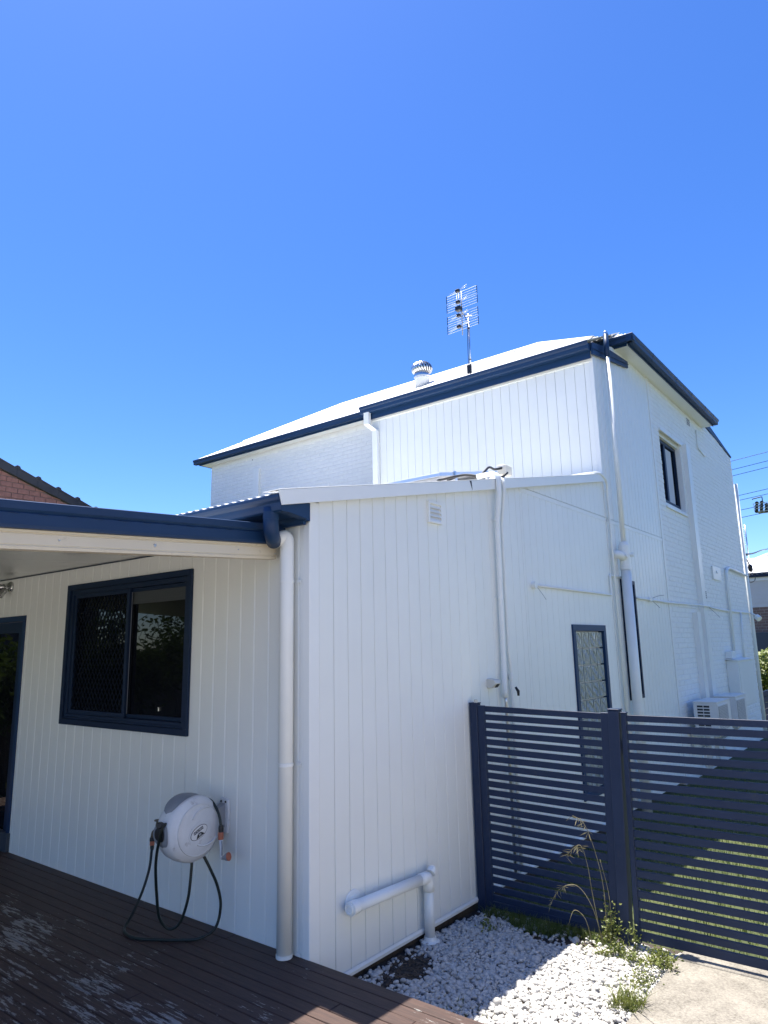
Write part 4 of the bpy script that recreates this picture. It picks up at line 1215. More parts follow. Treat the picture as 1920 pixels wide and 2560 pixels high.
# oval badge
def oval(name, mat, c, ry, rz_, x0, x1, parent, ang=0.42, n=28):
    ps = []
    for k in range(n):
        a = 2 * math.pi * k / n
        u_, w_ = ry * math.cos(a), rz_ * math.sin(a)
        ps.append((c.x + x0, c.y + u_ * math.cos(ang) - w_ * math.sin(ang), c.z + u_ * math.sin(ang) + w_ * math.cos(ang)))
    return MB().prism(ps, (x1 - x0, 0, 0)).build(name, mat, parent)
bc = RC + Vector((0, -0.005, -0.012))
oval('badge_surround', 'reel', bc + Vector((0, 0.01, 0)), 0.085, 0.055, 0.008, 0.0155, body)
oval('badge_rim', 'black', bc, 0.064, 0.036, 0.0156, 0.0166, body)
bdg = oval('badge', 'labelwhite', bc, 0.061, 0.033, 0.0167, 0.0178, body)
def text_mesh(name, body_txt, size, mat, parent, origin, ydir, zdir):
    cu = bpy.data.curves.new(name, 'FONT')
    cu.body = body_txt
    cu.size = size
    cu.align_x = 'CENTER'
    cu.align_y = 'CENTER'
    cu.extrude = 0.0006
    tmp = bpy.data.objects.new(name, cu)
    COL.objects.link(tmp)
    dg = bpy.context.evaluated_depsgraph_get()
    me = bpy.data.meshes.new_from_object(tmp.evaluated_get(dg))
    bpy.data.objects.remove(tmp)
    bpy.data.curves.remove(cu)
    X = Vector(ydir).normalized(); Y = Vector(zdir).normalized(); Z = X.cross(Y)
    mt = Matrix(((X.x, Y.x, Z.x, origin[0]), (X.y, Y.y, Z.y, origin[1]), (X.z, Y.z, Z.z, origin[2]), (0, 0, 0, 1)))
    me.transform(mt)
    me.materials.clear()
    return link(name, me, mat, parent)
ca, sa = math.cos(0.42), math.sin(0.42)
ty, tz = Vector((0, ca, sa)), Vector((0, -sa, ca))
pb_ = bc + tz * 0.012
MB().prism([pb_ + Vector((0.0179, 0, 0)) + ty * a + tz * b_ for a, b_ in ((-0.036, -0.0085), (0.036, -0.0085), (0.036, 0.0085), (-0.036, 0.0085))], (0.0008, 0, 0)).build('badge_bar', 'black', body)
text_mesh('lettering', 'HOLMAN', 0.0165, 'labelwhite', body, pb_ + Vector((0.0193, 0, 0)), ty, tz)
pd = bc - tz * 0.014
MB().prism([pd + Vector((0.0179, 0, 0)) + ty * a + tz * b_ for a, b_ in ((-0.032, -0.013), (0.032, -0.013), (0.018, 0.004), (0.008, 0.011), (-0.008, 0.011), (-0.018, 0.004))], (0.0008, 0, 0)).build('badge_dome', 'black', body)
text_mesh('lettering', '20', 0.019, 'labelwhite', body, pd + Vector((0.0193, 0, -0.001)), ty, tz)
# grey grip pad on top, hose mouth in front
def patch(name, mat, a0, a1, h0, h1, rad_, lift, parent):
    vs, fs = [], []
    nu, nv_ = 14, 8
    for i in range(nu + 1):
        for j in range(nv_ + 1):
            u_, w_ = i / nu * 2 - 1, j / nv_ * 2 - 1
            # superellipse footprint
            s_ = w_ * math.sqrt(max(0.0, 1 - abs(u_) ** 2.6))
            a = (a0 + a1) / 2 + (a1 - a0) / 2 * u_
            h = (h0 + h1) / 2 + (h1 - h0) / 2 * s_
            rr = rad_ + lift * (1 - 0.6 * u_ * u_) * (1 - 0.5 * w_ * w_)
            vs.append(RC + Vector((h, -rr * math.sin(a), rr * math.cos(a))))
    for i in range(nu):
        for j in range(nv_):
            k = i * (nv_ + 1) + j
            fs.append((k, k + 1, k + nv_ + 2, k + nv_ + 1))
    return MB().add(vs, fs).build(name, mat, parent, smooth=True)
patch('grip_pad', 'greyplastic', -0.35, 1.0, -0.165, -0.035, 0.189, 0.012, body)
patch('mouth_surround', 'greyplastic', 1.25, 2.0, -0.175, -0.03, 0.190, 0.010, body)
patch('hose_mouth', 'black', 1.38, 1.80, -0.15, -0.055, 0.199, 0.008, body)
MB().lathe([(0.016, 0), (0.02, 0.012), (0.02, 0.03), (0.013, 0.034)], RC + Vector((-0.08, -0.20, 0.055)), (0.25, -0.85, 0.1), 14).build('hose_stop', 'black', body)
# bracket
MB().prism([(-0.79, -0.002, 0.565), (-0.70, -0.002, 0.565), (-0.695, -0.002, 0.70), (-0.705, -0.002, 0.765), (-0.775, -0.002, 0.775), (-0.79, -0.002, 0.74)], (0, -0.018, 0)).build('wall_bracket', 'reel', hr, 0.004)
MB().prism([(-0.775, -0.018, 0.60), (-0.775, -0.018, 0.745), (-0.775, -0.075, 0.72), (-0.775, -0.075, 0.62)], (0.05, 0, 0)).build('pivot_arm', 'greyplastic', hr, 0.004)
for xx_ in (-0.765, -0.722):
    MB().lathe([(0.007, 0), (0.007, 0.004)], (xx_, -0.020, 0.752), (0, -1, 0), 10).build('screw', 'black', hr)
# hoses
HR = 0.0088
tube('hose', 'hose', hr, spline([(-0.775, -0.40, 0.685), (-0.765, -0.445, 0.69), (-0.785, -0.455, 0.62), (-0.850, -0.43, 0.46), (-0.905, -0.375, 0.25), (-0.925, -0.335, 0.12), (-0.90, -0.285, 0.055), (-0.845, -0.25, 0.09), (-0.800, -0.23, 0.22), (-0.79, -0.22, 0.36), (-0.795, -0.21, 0.48)], 8), HR, 10)
tube('hose', 'hose', hr, spline([(-1.388, -0.095, 0.42), (-1.372, -0.11, 0.38), (-1.346, -0.14, 0.28), (-1.325, -0.20, 0.16), (-1.295, -0.29, 0.05), (-1.255, -0.36, 0.013), (-1.17, -0.405, 0.0105), (-1.058, -0.411, 0.0105), (-0.926, -0.348, 0.0105), (-0.80, -0.265, 0.0105), (-0.72, -0.19, 0.014), (-0.682, -0.11, 0.055), (-0.668, -0.085, 0.17), (-0.682, -0.10, 0.28), (-0.70, -0.14, 0.38), (-0.74, -0.19, 0.50)], 8), HR, 10)
lh = tube('leader_hose', 'hose', hr, spline([(-0.79, -0.17, 0.775), (-0.765, -0.14, 0.788), (-0.725, -0.12, 0.765), (-0.675, -0.115, 0.71), (-0.65, -0.115, 0.65), (-0.645, -0.115, 0.62)], 8), HR, 10)
MB().lathe([(0.013, 0.016), (0.016, 0.0), (0.016, -0.022), (0.012, -0.024)], (-0.645, -0.115, 0.625), (0, 0, 1), 14).build('connector', 'black', lh)
MB().lathe([(0.0165, 0), (0.0175, -0.02), (0.0165, -0.042)], (-0.645, -0.115, 0.602), (0, 0, 1), 14).build('connector_ring', 'orange', lh)
sg = tube('spray_gun', 'reel', hr, [(-0.644, -0.115, 0.565), (-0.640, -0.115, 0.52), (-0.636, -0.115, 0.475), (-0.632, -0.115, 0.452)], [0.014, 0.011, 0.0095, 0.012], 12)
MB().lathe([(0.009, 0), (0.013, 0.02), (0.022, 0.035), (0.024, 0.055)], (-0.632, -0.115, 0.455), (0.9, 0.25, 0.25), 16).build('spray_head', 'greyplastic', sg)
MB().lathe([(0.0245, 0.050), (0.0250, 0.054), (0.023, 0.056)], (-0.632, -0.115, 0.455), (0.9, 0.25, 0.25), 16).build('spray_ring', 'orange', sg)
tube('trigger', 'greyplastic', sg, spline([(-0.622, -0.125, 0.555), (-0.612, -0.13, 0.52), (-0.618, -0.125, 0.475)], 5), 0.004, 6)

tp = thing('garden_tap', (-1.42, 0.0, 0.50), 'small dark brass garden tap with click-on hose fitting left of the reel', 'tap')
tube('tap_body', 'brass', tp, bend([(-1.425, -0.002, 0.495), (-1.41, -0.05, 0.502), (-1.395, -0.088, 0.492), (-1.391, -0.095, 0.462)], 0.02), [0.013] * 16, 12)
tube('spindle', 'brass', tp, [(-1.408, -0.05, 0.51), (-1.408, -0.05, 0.558)], [0.014, 0.006], 10)
MB().lathe([(0.020, 0), (0.022, 0.004), (0.020, 0.008)], (-1.408, -0.05, 0.556), n=14).build('handle', 'brass', tp)
MB().lathe([(0.016, 0), (0.018, 0.01), (0.018, 0.022)], (-1.391, -0.095, 0.462), (0, 0, -1), 14).build('nut', 'black', tp)
MB().lathe([(0.016, 0), (0.016, 0.026), (0.012, 0.03)], (-1.391, -0.095, 0.440), (0, 0, -1), 14).build('connector_ring', 'orange', tp)
MB().lathe([(0.014, 0), (0.013, 0.02), (0.010, 0.03)], (-1.390, -0.095, 0.412), (0, 0, -1), 14).build('connector', 'black', tp)

# ================================================================== GRAVEL, LAWN, WEEDS
import numpy as np
rng = np.random.default_rng(11)
def ico(sub):
    bm = bmesh.new()
    bmesh.ops.create_icosphere(bm, subdivisions=sub, radius=1.0)
    v = np.array([p.co[:] for p in bm.verts]); f = np.array([[q.index for q in t.verts] for t in bm.faces])
    bm.free()
    return v, f
iv, if_ = ico(2)
def gz(x, y):
    return GZ + 0.038 * math.exp(-max(x, 0) / 0.35) * max(0.0, 1 - y / 1.9)
def soil_patch(x, y):
    return math.exp(-(((x - 0.17) / 0.13) ** 2 + ((y - 0.66) / 0.30) ** 2) ** 1.5) > 0.40
def pebbles():
    V, Fc = [], []
    shapes = []
    for k in range(8):
        s = iv * (1 + 0.10 * np.sin(iv @ rng.normal(0, 1.6, (3, 1)) + k) + 0.06 * np.sin(iv @ rng.normal(0, 3, (3, 1))))
        shapes.append(s)
    c = 0
    step = 0.0205
    for layer in range(2):
        for gx in np.arange(0.02, 1.45, step):
            for gy in np.arange(0.02, 1.86, step):
                x = gx + rng.normal(0, 0.006) + (step / 2 if layer else 0)
                y = gy + rng.normal(0, 0.006) + (step / 2 if layer else 0)
                if x < 0.015 or x > 1.447 or y < 0.012: continue
                if soil_patch(x + rng.normal(0, 0.03), y + rng.normal(0, 0.04)) and rng.random() < 0.97: continue
                if x < 0.05 + 0.03 * math.sin(y * 9) and rng.random() < 0.6: continue
                if y > 1.62 + 0.08 * math.sin(x * 7) and x < 1.0 and rng.random() < 0.8: continue
                if x + 0.25 * (1.75 - y) > 1.62 and rng.random() < 0.35: continue
                if layer and rng.random() < 0.42: continue
                r = 0.0112 * math.exp(rng.normal(0, 0.28))
                sc = np.array([r * rng.uniform(1.0, 1.45), r * rng.uniform(0.85, 1.05), r * rng.uniform(0.55, 0.85)])
                a = rng.uniform(0, 6.28); tl = rng.normal(0, 0.35); tl2 = rng.normal(0, 0.35)
                ca_, sa_ = math.cos(a), math.sin(a)
                Rz = np.array([[ca_, -sa_, 0], [sa_, ca_, 0], [0, 0, 1]])
                Rx = np.array([[1, 0, 0], [0, math.cos(tl), -math.sin(tl)], [0, math.sin(tl), math.cos(tl)]])
                Ry = np.array([[math.cos(tl2), 0, math.sin(tl2)], [0, 1, 0], [-math.sin(tl2), 0, math.cos(tl2)]])
                p = (shapes[rng.integers(8)] * sc) @ (Rz @ Rx @ Ry).T
                p += np.array([x, y, gz(x, y) - 0.004 + layer * 0.010 + rng.normal(0, 0.0025)])
                V.append(p); Fc.append(if_ + c * len(iv)); c += 1
    me = bpy.data.meshes.new('gravel')
    V = np.concatenate(V); Fc = np.concatenate(Fc)
    me.vertices.add(len(V)); me.vertices.foreach_set('co', V.astype(np.float32).ravel())
    me.loops.add(Fc.size); me.loops.foreach_set('vertex_index', Fc.astype(np.int32).ravel())
    me.polygons.add(len(Fc)); me.polygons.foreach_set('loop_start', np.arange(0, Fc.size, 3, dtype=np.int32))
    me.update(calc_edges=True)
    me.validate()
    return me
gv = link('gravel', pebbles(), 'pebble', None, True)
gv['kind'] = 'stuff'; gv['label'] = 'white pebble bed between the wall, the deck edge and the path'; gv['category'] = 'gravel'
nx_, ny_ = 24, 24
V, Fc = [], []
for i in range(nx_ + 1):
    for j in range(ny_ + 1):
        x, y = -0.06 + 1.51 * i / nx_, 0.0 + 1.95 * j / ny_
        V.append((x, y, gz(x, y) - 0.010))
for i in range(nx_):
    for j in range(ny_):
        k = i * (ny_ + 1) + j
        Fc.append((k, k + ny_ + 1, k + ny_ + 2, k + 1))
gs = MB().add(V, Fc).build('gravel_base', 'soil')
gs['kind'] = 'structure'

def mesh_np(name, V, Fc):
    me = bpy.data.meshes.new(name)
    me.from_pydata([tuple(v) for v in V], [], [tuple(f) for f in Fc])
    me.update()
    return me
def blades(region, n, h0, h1, w, z0, keep=None, lean=0.5):
    V, Fc = [], []
    for _ in range(n):
        x = rng.uniform(region[0], region[1]); y = rng.uniform(region[2], region[3])
        if keep and not keep(x, y): continue
        h = rng.uniform(h0, h1); a = rng.uniform(0, 6.28); l = rng.normal(0, lean) * h
        b = rng.uniform(0, 6.28)
        dx, dy = math.cos(a) * w, math.sin(a) * w
        lx, ly = math.cos(b) * l, math.sin(b) * l
        k = len(V)
        V += [(x - dx, y - dy, z0), (x + dx, y + dy, z0), (x + lx * 0.4 + dx * .7, y + ly * 0.4 + dy * .7, z0 + h * 0.6), (x + lx * 0.4 - dx * .7, y + ly * 0.4 - dy * .7, z0 + h * 0.6), (x + lx, y + ly, z0 + h)]
        Fc += [(k, k + 1, k + 2, k + 3), (k + 3, k + 2, k + 4)]
    return V, Fc
V, Fc = blades((0.05, 4.6, 1.97, 9.0), 30000, 0.025, 0.075, 0.003, GZ - 0.02, lambda x, y: not (x > 1.88 and y < 2.5) and rng.random() < (1.6 - y * 0.11))
lw = link('grass', mesh_np('grass', V, Fc), 'grass'); lw['kind'] = 'stuff'; lw['label'] = 'sunlit green lawn seen through the slats of the gate'; lw['category'] = 'grass'
V, Fc = blades((0.10, 1.02, 1.62, 1.90), 2600, 0.03, 0.10, 0.0022, GZ - 0.01, lambda x, y: y > 1.66 + 0.08 * math.sin(x * 9), 0.7)
lw = link('grass', mesh_np('grass', V, Fc), 'grass'); lw['kind'] = 'stuff'; lw['label'] = 'strip of shaded grass at the foot of the slat fence'; lw['category'] = 'grass'

def leafy(name, stems, mat, nleaf, size, label, cat, group=None, stem_r=0.0022, stemmat=None, loc=None, spread=0.02):
    t = thing(name, loc or stems[0][0], label, cat, group)
    sm = MB()
    V, Fc = [], []
    for st_ in stems:
        pts = spline(st_, 6)
        sm.tube(pts, [stem_r * (1 - 0.7 * i / len(pts)) for i in range(len(pts))], 5)
        for _ in range(nleaf):
            p = pts[min(len(pts) - 1, int(len(pts) * rng.uniform(0.1, 1.0)))]
            d = Vector(rng.normal(0, 1, 3)); d.z = abs(d.z) * 0.6 + 0.1; d.normalize()
            q = p + Vector(rng.normal(0, spread, 3))
            L_ = size * rng.uniform(0.6, 1.3)
            side = d.cross(Vector(rng.normal(0, 1, 3))).normalized() * L_ * 0.32
            nr = d.cross(side).normalized() * L_ * 0.12
            k = len(V)
            V += [q, q + d * L_ * 0.45 + side, q + d * L_ * 0.5 + nr, q + d * L_ * 0.45 - side, q + d * L_]
            Fc += [(k, k + 1, k + 2), (k, k + 2, k + 3), (k + 1, k + 4, k + 2), (k + 3, k + 2, k + 4)]
    sm.build('stem', stemmat or mat, t)['kind'] = 'stuff'
    link('leaf', mesh_np('leaf', V, Fc), mat, t)['kind'] = 'stuff'
    return t
def rs(p, n, sx, sy, sz):
    """n wandering stems starting at p"""
    out = []
    for _ in range(n):
        q = Vector(p) + Vector((rng.normal(0, sx * 0.5), rng.normal(0, sy * 0.4), 0))
        ln = [q]
        d = Vector((rng.normal(0, sx), rng.normal(0, sy), sz * rng.uniform(0.4, 1.1)))
        for i in range(1, 4):
            ln.append(q + d * (i / 3) + Vector(rng.normal(0, 0.012, 3)))
        out.append(ln)
    return out
leafy('weed', rs((1.03, 1.745, GZ), 8, 0.035, 0.02, 0.23), 'weed', 30, 0.024, 'leafy green weed climbing the left side of the leaning gate post', 'weed', 'weeds along the fence')
leafy('weed', rs((1.20, 1.735, GZ), 4, 0.02, 0.015, 0.22), 'weed', 18, 0.022, 'leafy weed sprouting in front of the gate hinge side', 'weed', 'weeds along the fence')
leafy('weed', rs((1.36, 1.62, GZ + 0.01), 14, 0.10, 0.07, 0.07), 'weed', 40, 0.022, 'low spreading weed mat at the corner of the concrete path', 'weed', 'weeds along the fence')
leafy('weed', rs((1.13, 1.62, GZ + 0.01), 14, 0.13, 0.05, 0.06), 'weed', 34, 0.020, 'yellow-green creeping weed over the pebbles below the gate post', 'weed', 'weeds along the fence')
leafy('weed', rs((1.39, 1.36, GZ + 0.012), 10, 0.05, 0.09, 0.035), 'weed', 30, 0.018, 'thin line of weeds along the path edge', 'weed', 'weeds along the fence')
leafy('weed', rs((0.27, 1.52, GZ + 0.0), 6, 0.07, 0.05, 0.04), 'weed', 12, 0.024, 'small dark weed in the shaded pebbles near the left fence post', 'weed', 'weeds along the fence')
leafy('weed', rs((0.22, 0.24, GZ + 0.015), 6, 0.04, 0.03, 0.07), 'weed', 14, 0.020, 'tiny weed in the soil beside the deck corner', 'weed', 'weeds along the fence')
def tuft(p, n, h, label, mat='weed', lean=0.8, w=0.0028, sx=0.05):
    V, Fc = blades((p[0] - sx, p[0] + sx, p[1] - sx, p[1] + sx), n, h * 0.5, h, w, p[2], None, lean)
    o = link('grass_tuft', mesh_np('grass_tuft', V, Fc), mat)
    return tag(o, label, 'grass tuft')
tuft((1.40, 1.03, GZ), 240, 0.11, 'grass tuft growing at the path edge, at the bottom of the picture', 'weed', 1.0, 0.0030, 0.075)
tuft((0.72, 0.45, GZ), 40, 0.05, 'sparse grass sprigs in the shaded pebbles near the deck', 'weed', 0.8, 0.0024, 0.12)
# dry seed-head stalks leaning from the post foot
ds = thing('dry_grass', (0.97, 1.72, GZ), 'tall dry grass stalks with drooping seed heads against the dark fence', 'dry grass')
for st_, hd in (([(0.99, 1.73, GZ), (0.96, 1.70, 0.05), (0.94, 1.69, 0.25), (0.90, 1.68, 0.36), (0.80, 1.67, 0.28)], 1), ([(1.0, 1.73, GZ), (0.95, 1.70, -0.02), (0.86, 1.68, 0.10), (0.74, 1.67, 0.06), (0.66, 1.66, -0.06)], 1),
                ([(1.02, 1.74, GZ), (1.03, 1.72, 0.1), (0.99, 1.71, 0.34), (0.93, 1.70, 0.50), (0.86, 1.69, 0.54)], 1), ([(1.05, 1.74, GZ), (1.06, 1.73, 0.05), (1.02, 1.72, 0.28)], 0), ([(0.93, 1.71, GZ), (0.90, 1.69, -0.1), (0.84, 1.66, -0.05), (0.80, 1.64, -0.14)], 0)):
    pts = spline(st_, 7)
    s_ = tube('stalk', 'drygrass', ds, pts, [0.0028 * (1 - 0.6 * i / len(pts)) for i in range(len(pts))], 5)
    if hd:
        V, Fc = [], []
        for _ in range(26):
            p = pts[int(len(pts) * rng.uniform(0.62, 0.99))]
            d = Vector((rng.normal(-0.3, 0.7), rng.normal(0, 0.3), -abs(rng.normal(0.4, 0.4)))).normalized()
            sd_ = d.cross(Vector((0, 1, 0.2))).normalized() * 0.0022
            L_ = rng.uniform(0.02, 0.075)
            k = len(V)
            V += [p, p + d * L_ * 0.5 + sd_, p + d * L_, p + d * L_ * 0.5 - sd_]
            Fc += [(k, k + 1, k + 2, k + 3)]
        link('seed_head', mesh_np('seed_head', V, Fc), 'drygrass', s_)
# bark chips lying on the bare soil
V, Fc = [], []
for _ in range(420):
    x, y = rng.normal(0.17, 0.09), rng.normal(0.66, 0.24)
    if x < 0.03 or y < 0.03: continue
    a = rng.uniform(0, 6.28); l = rng.uniform(0.01, 0.035); w = rng.uniform(0.002, 0.006); t_ = rng.normal(0, 0.3)
    c, s = math.cos(a), math.sin(a); z = gz(x, y) - 0.006 + rng.uniform(0, 0.008)
    k = len(V)
    V += [(x - c * l / 2 + s * w, y - s * l / 2 - c * w, z), (x - c * l / 2 - s * w, y - s * l / 2 + c * w, z), (x + c * l / 2 - s * w, y + s * l / 2 + c * w, z + t_ * l), (x + c * l / 2 + s * w, y + s * l / 2 - c * w, z + t_ * l),
          (x - c * l / 2, y - s * l / 2, z + 0.004), (x + c * l / 2, y + s * l / 2, z + 0.004 + t_ * l)]
    Fc += [(0 + k, 3 + k, 5 + k, 4 + k), (1 + k, 4 + k, 5 + k, 2 + k)]
mu_ = link('mulch', mesh_np('mulch', V, Fc), 'bark'); mu_['kind'] = 'stuff'; mu_['label'] = 'dark bark mulch on the bare soil against the wall'; mu_['category'] = 'mulch'
# small trench of bare earth under the wall trim

# ================================================================== NEIGHBOURS
# left: brick gable with dark verge tiles, beyond the patio roof
NX = -10.0
nl = thing('brick_house', (NX - 3, -1.0, GZ), 'red brick gable with dark tiled verge beyond the patio roof', 'house')
nr_ = lambda y: 5.225 - 0.348 * (y - 2.187) + 0.0             # top of the verge
gw = MB().prism([(NX - 0.2, -4.2, GZ), (NX - 0.2, 5.2, GZ), (NX - 0.2, 5.2, nr_(5.2) - 0.19), (NX - 0.2, 0.5, nr_(0.5) - 0.19), (NX - 0.2, -4.2, nr_(5.2) - 0.19)], (0.19, 0, 0)).build('wall', 'mortargrey', nl)
row = 0
z = 3.95
me_cache = {}
while z < 5.8:
    y = 0.55 - (0.105 if row % 2 else 0)
    while y < 5.0:
        l = 0.2
        yy = y + l / 2
        top = nr_(y + l) - 0.20
        if z + 0.088 < top:
            if 'b' not in me_cache:
                vs, fs = brick_mesh(l, 0.086, 0.004, 0.03)
                me_cache['b'] = MB().add([(o_ - 0.03, a, b_) for a, o_, b_ in vs], fs).mesh('brick')
            o = link('brick', me_cache['b'], 'brickred', gw)
            o.location = (NX + 0.004 + random.uniform(-0.002, 0.002), yy, z + 0.045)
        elif z < nr_(y) - 0.20:                                # cut brick under the verge
            za, zb_ = nr_(y) - 0.20 - z, max(0.004, nr_(y + l) - 0.20 - z)
            za, zb_ = min(za, 0.086), min(zb_, 0.086)
            MB().prism([(NX - 0.03, y, z + 0.002), (NX - 0.03, y + l, z + 0.002), (NX - 0.03, y + l, z + zb_), (NX - 0.03, y, z + za)], (0.034, 0, 0)).build('brick', 'brickred', gw)
        y += 0.21
    z += 0.098
    row += 1
MB().prism([(NX - 7, 0.5, nr_(0.5) - 0.08), (NX - 7, 5.3, nr_(5.3) - 0.08), (NX - 7, 5.3, nr_(5.3) - 0.11), (NX - 7, 0.5, nr_(0.5) - 0.11)], (7.0, 0, 0)).build('roof', 'tile', nl)
MB().prism([(NX - 7, 0.5, nr_(0.5) - 0.08), (NX - 7, -4.3, nr_(5.3) - 0.08), (NX - 7, -4.3, nr_(5.3) - 0.11), (NX - 7, 0.5, nr_(0.5) - 0.11)], (7.0, 0, 0)).build('roof', 'tile', nl)
k = 0
y = 0.5
while y < 5.2:
    za, zb_ = nr_(y), nr_(y + 0.40)
    MB().prism([(NX + 0.02, y, za - 0.185), (NX + 0.02, y + 0.40, zb_ - 0.185), (NX + 0.02, y + 0.40, zb_ - 0.03), (NX + 0.02, y + 0.07, nr_(y + 0.07) - 0.012), (NX + 0.02, y + 0.055, nr_(y + 0.055) + 0.018), (NX + 0.02, y, za + 0.018)], (0.035, 0, 0)).build('verge_tile', 'tile', nl, 0.006)
    MB().prism([(NX - 0.14, y, za - 0.04), (NX - 0.14, y + 0.40, zb_ - 0.04), (NX - 0.14, y + 0.40, zb_ - 0.018), (NX - 0.14, y + 0.07, nr_(y + 0.07) + 0.0), (NX - 0.14, y + 0.055, nr_(y + 0.055) + 0.034), (NX - 0.14, y, za + 0.034)], (0.20, 0, 0)).build('verge_tile', 'tile', nl, 0.005)
    y += 0.395

# right: house across the street
NY = 24.0
n2 = thing('weatherboard_house', (1.0, NY + 3, GZ), 'cream weatherboard and brick house with white corrugated roof across the street', 'house')
box('wall', 'mortarpale', n2, -7.0, 7.0, NY + 0.03, NY + 6, GZ, 3.95)
bd = box('brick_band', 'mortarpale', n2, -7.0, 7.0, NY + 0.012, NY + 0.028, 1.93, 2.80)
me_b2 = None
for r_i in range(9):
    for i in range(-14, 26):
        x = -1.5 + i * 0.25 + (0.125 if r_i % 2 else 0)
        if x < -3.6 or x > 0.6: continue
        if me_b2 is None:
            vs, fs = brick_mesh(0.238, 0.084, 0.004, 0.03)
            me_b2 = MB().add([(a, -(o_ - 0.03), b_) for a, o_, b_ in vs], fs).mesh('brick')
        o = link('brick', me_b2, 'brickbrown', bd)
        o.location = (x, NY, 1.985 + r_i * 0.096)
for i in range(8):
    z = 2.80 + i * 0.145
    MB().prism([(-7, NY + 0.028, z), (-7, NY - 0.012, z), (-7, NY + 0.004, z + 0.147), (-7, NY + 0.028, z + 0.147)], (14, 0, 0)).build('weatherboard', 'weatherboard', n2)
box('frieze', 'trim', n2, -7.0, 7.0, NY - 0.03, NY - 0.012, 3.72, 3.93)
box('dark_band', 'darkgrey', n2, -7.0, 7.0, NY - 0.2, NY + 0.011, GZ, 1.93)
gutter('gutter', n2, (-7.5, NY - 0.05, 3.84), (7.5, NY - 0.05, 3.84), (0, -1, 0), 'navyframe', 1.5)
# front wing roof: ridge falls to the right; main roof rises behind
wing = corrugated('roof', 'roof', n2, -7.5, 3.0, lambda t: (t, NY - 0.2, 3.96), lambda t: (t, NY + 1.6, 4.60 if t < -1.9 else max(3.98, 4.60 - 0.22 * (t + 1.9))), pitch=0.15, amp=0.02)
tube('hip_cap', 'roof', wing, [(-7.5, NY + 1.6, 4.62), (-1.9, NY + 1.6, 4.62), (1.0, NY + 1.58, 3.99)], 0.07, 8)
main = corrugated('roof', 'roof', n2, -3.6, 7.5, lambda t: (t, NY + 1.7, 4.05), lambda t: (t, NY + 4.2, min(5.45, 4.62 + 0.36 * (t + 2.9))), pitch=0.15, amp=0.02)
tube('hip_cap', 'roof', main, [(-3.4, NY + 4.2, 4.50), (-0.6, NY + 4.2, 5.47), (7.5, NY + 4.2, 5.47)], 0.07, 8)
# its antenna
na = thing('tv_antenna', (-1.85, 22.9, 3.9), 'small distant television antenna with two dark end strips beside the far house corner', 'antenna')
tube('mast', 'steel', na, [(-1.95, 25.0, 4.3), (-1.95, 25.0, 5.9)], 0.02, 8)
for zc in (5.62, 5.28):
    rr = MB()
    for i in range(5):
        rr.tube([(-2.5, 25.0, zc - 0.12 + i * 0.06), (-1.93 + 0.0, 25.0, zc - 0.12 + i * 0.06)], 0.007, 5)
    q = rr.build('reflector', 'alu', na)
    MB().box(-1.955, -1.93, 24.985, 25.01, zc - 0.15, zc + 0.15).build('end_strip', 'navyframe', q)

# low slat fence past the end of the house
ff = thing('front_fence', (0.0, 15.0, GZ), 'low grey slat fence past the far end of the house', 'fence')
for i in range(7):
    box('slat', 'fence', ff, -0.012, 0.012, 13.32, 16.8, GZ + 0.02 + i * 0.124, GZ + 0.02 + i * 0.124 + 0.108, 0.003)
for yy in (13.34, 15.0, 16.7):
    box('post', 'fence', ff, -0.06, -0.0125, yy - 0.03, yy + 0.03, GZ - 0.02, 0.66)

# hedge across the street
def hedge(x0, x1, y0, y1, z0, z1, n, size, label):
    t = thing('hedge', ((x0 + x1) / 2, (y0 + y1) / 2, GZ), label, 'hedge')
    V, Fc = [], []
    for _ in range(n):
        x, y, z = rng.uniform(x0, x1), rng.uniform(y0, y1), rng.uniform(z0, z1)
        z = z * 1.0 + 0.12 * math.sin(x * 2.3 + y) * (z - z0) / (z1 - z0)
        y = y + 0.15 * math.sin(x * 3.1 + z * 2)
        d = Vector(rng.normal(0, 1, 3)).normalized(); s = d.orthogonal().normalized() * size * 0.4
        L_ = size * rng.uniform(0.6, 1.3); k = len(V); p = Vector((x, y, z))
        V += [p, p + d * L_ * 0.5 + s, p + d * L_, p + d * L_ * 0.5 - s]
        Fc.append((k, k + 1, k + 2, k + 3))
    link('foliage', mesh_np('foliage', V, Fc), 'hedge', t)
    mb = MB()
    for i in range(6):
        x = x0 + (x1 - x0) * (i + 0.5) / 6
        mb.tube([(x, (y0 + y1) / 2, GZ - 0.02), (x + 0.1, (y0 + y1) / 2, z1 * 0.7)], [0.04, 0.015], 6)
    mb.build('stem', 'bark', t)
hedge(-2.0, 2.2, 20.8, 22.0, GZ, 1.38, 11000, 0.10, 'bright yellow-green clipped hedge in front of the house across the street')

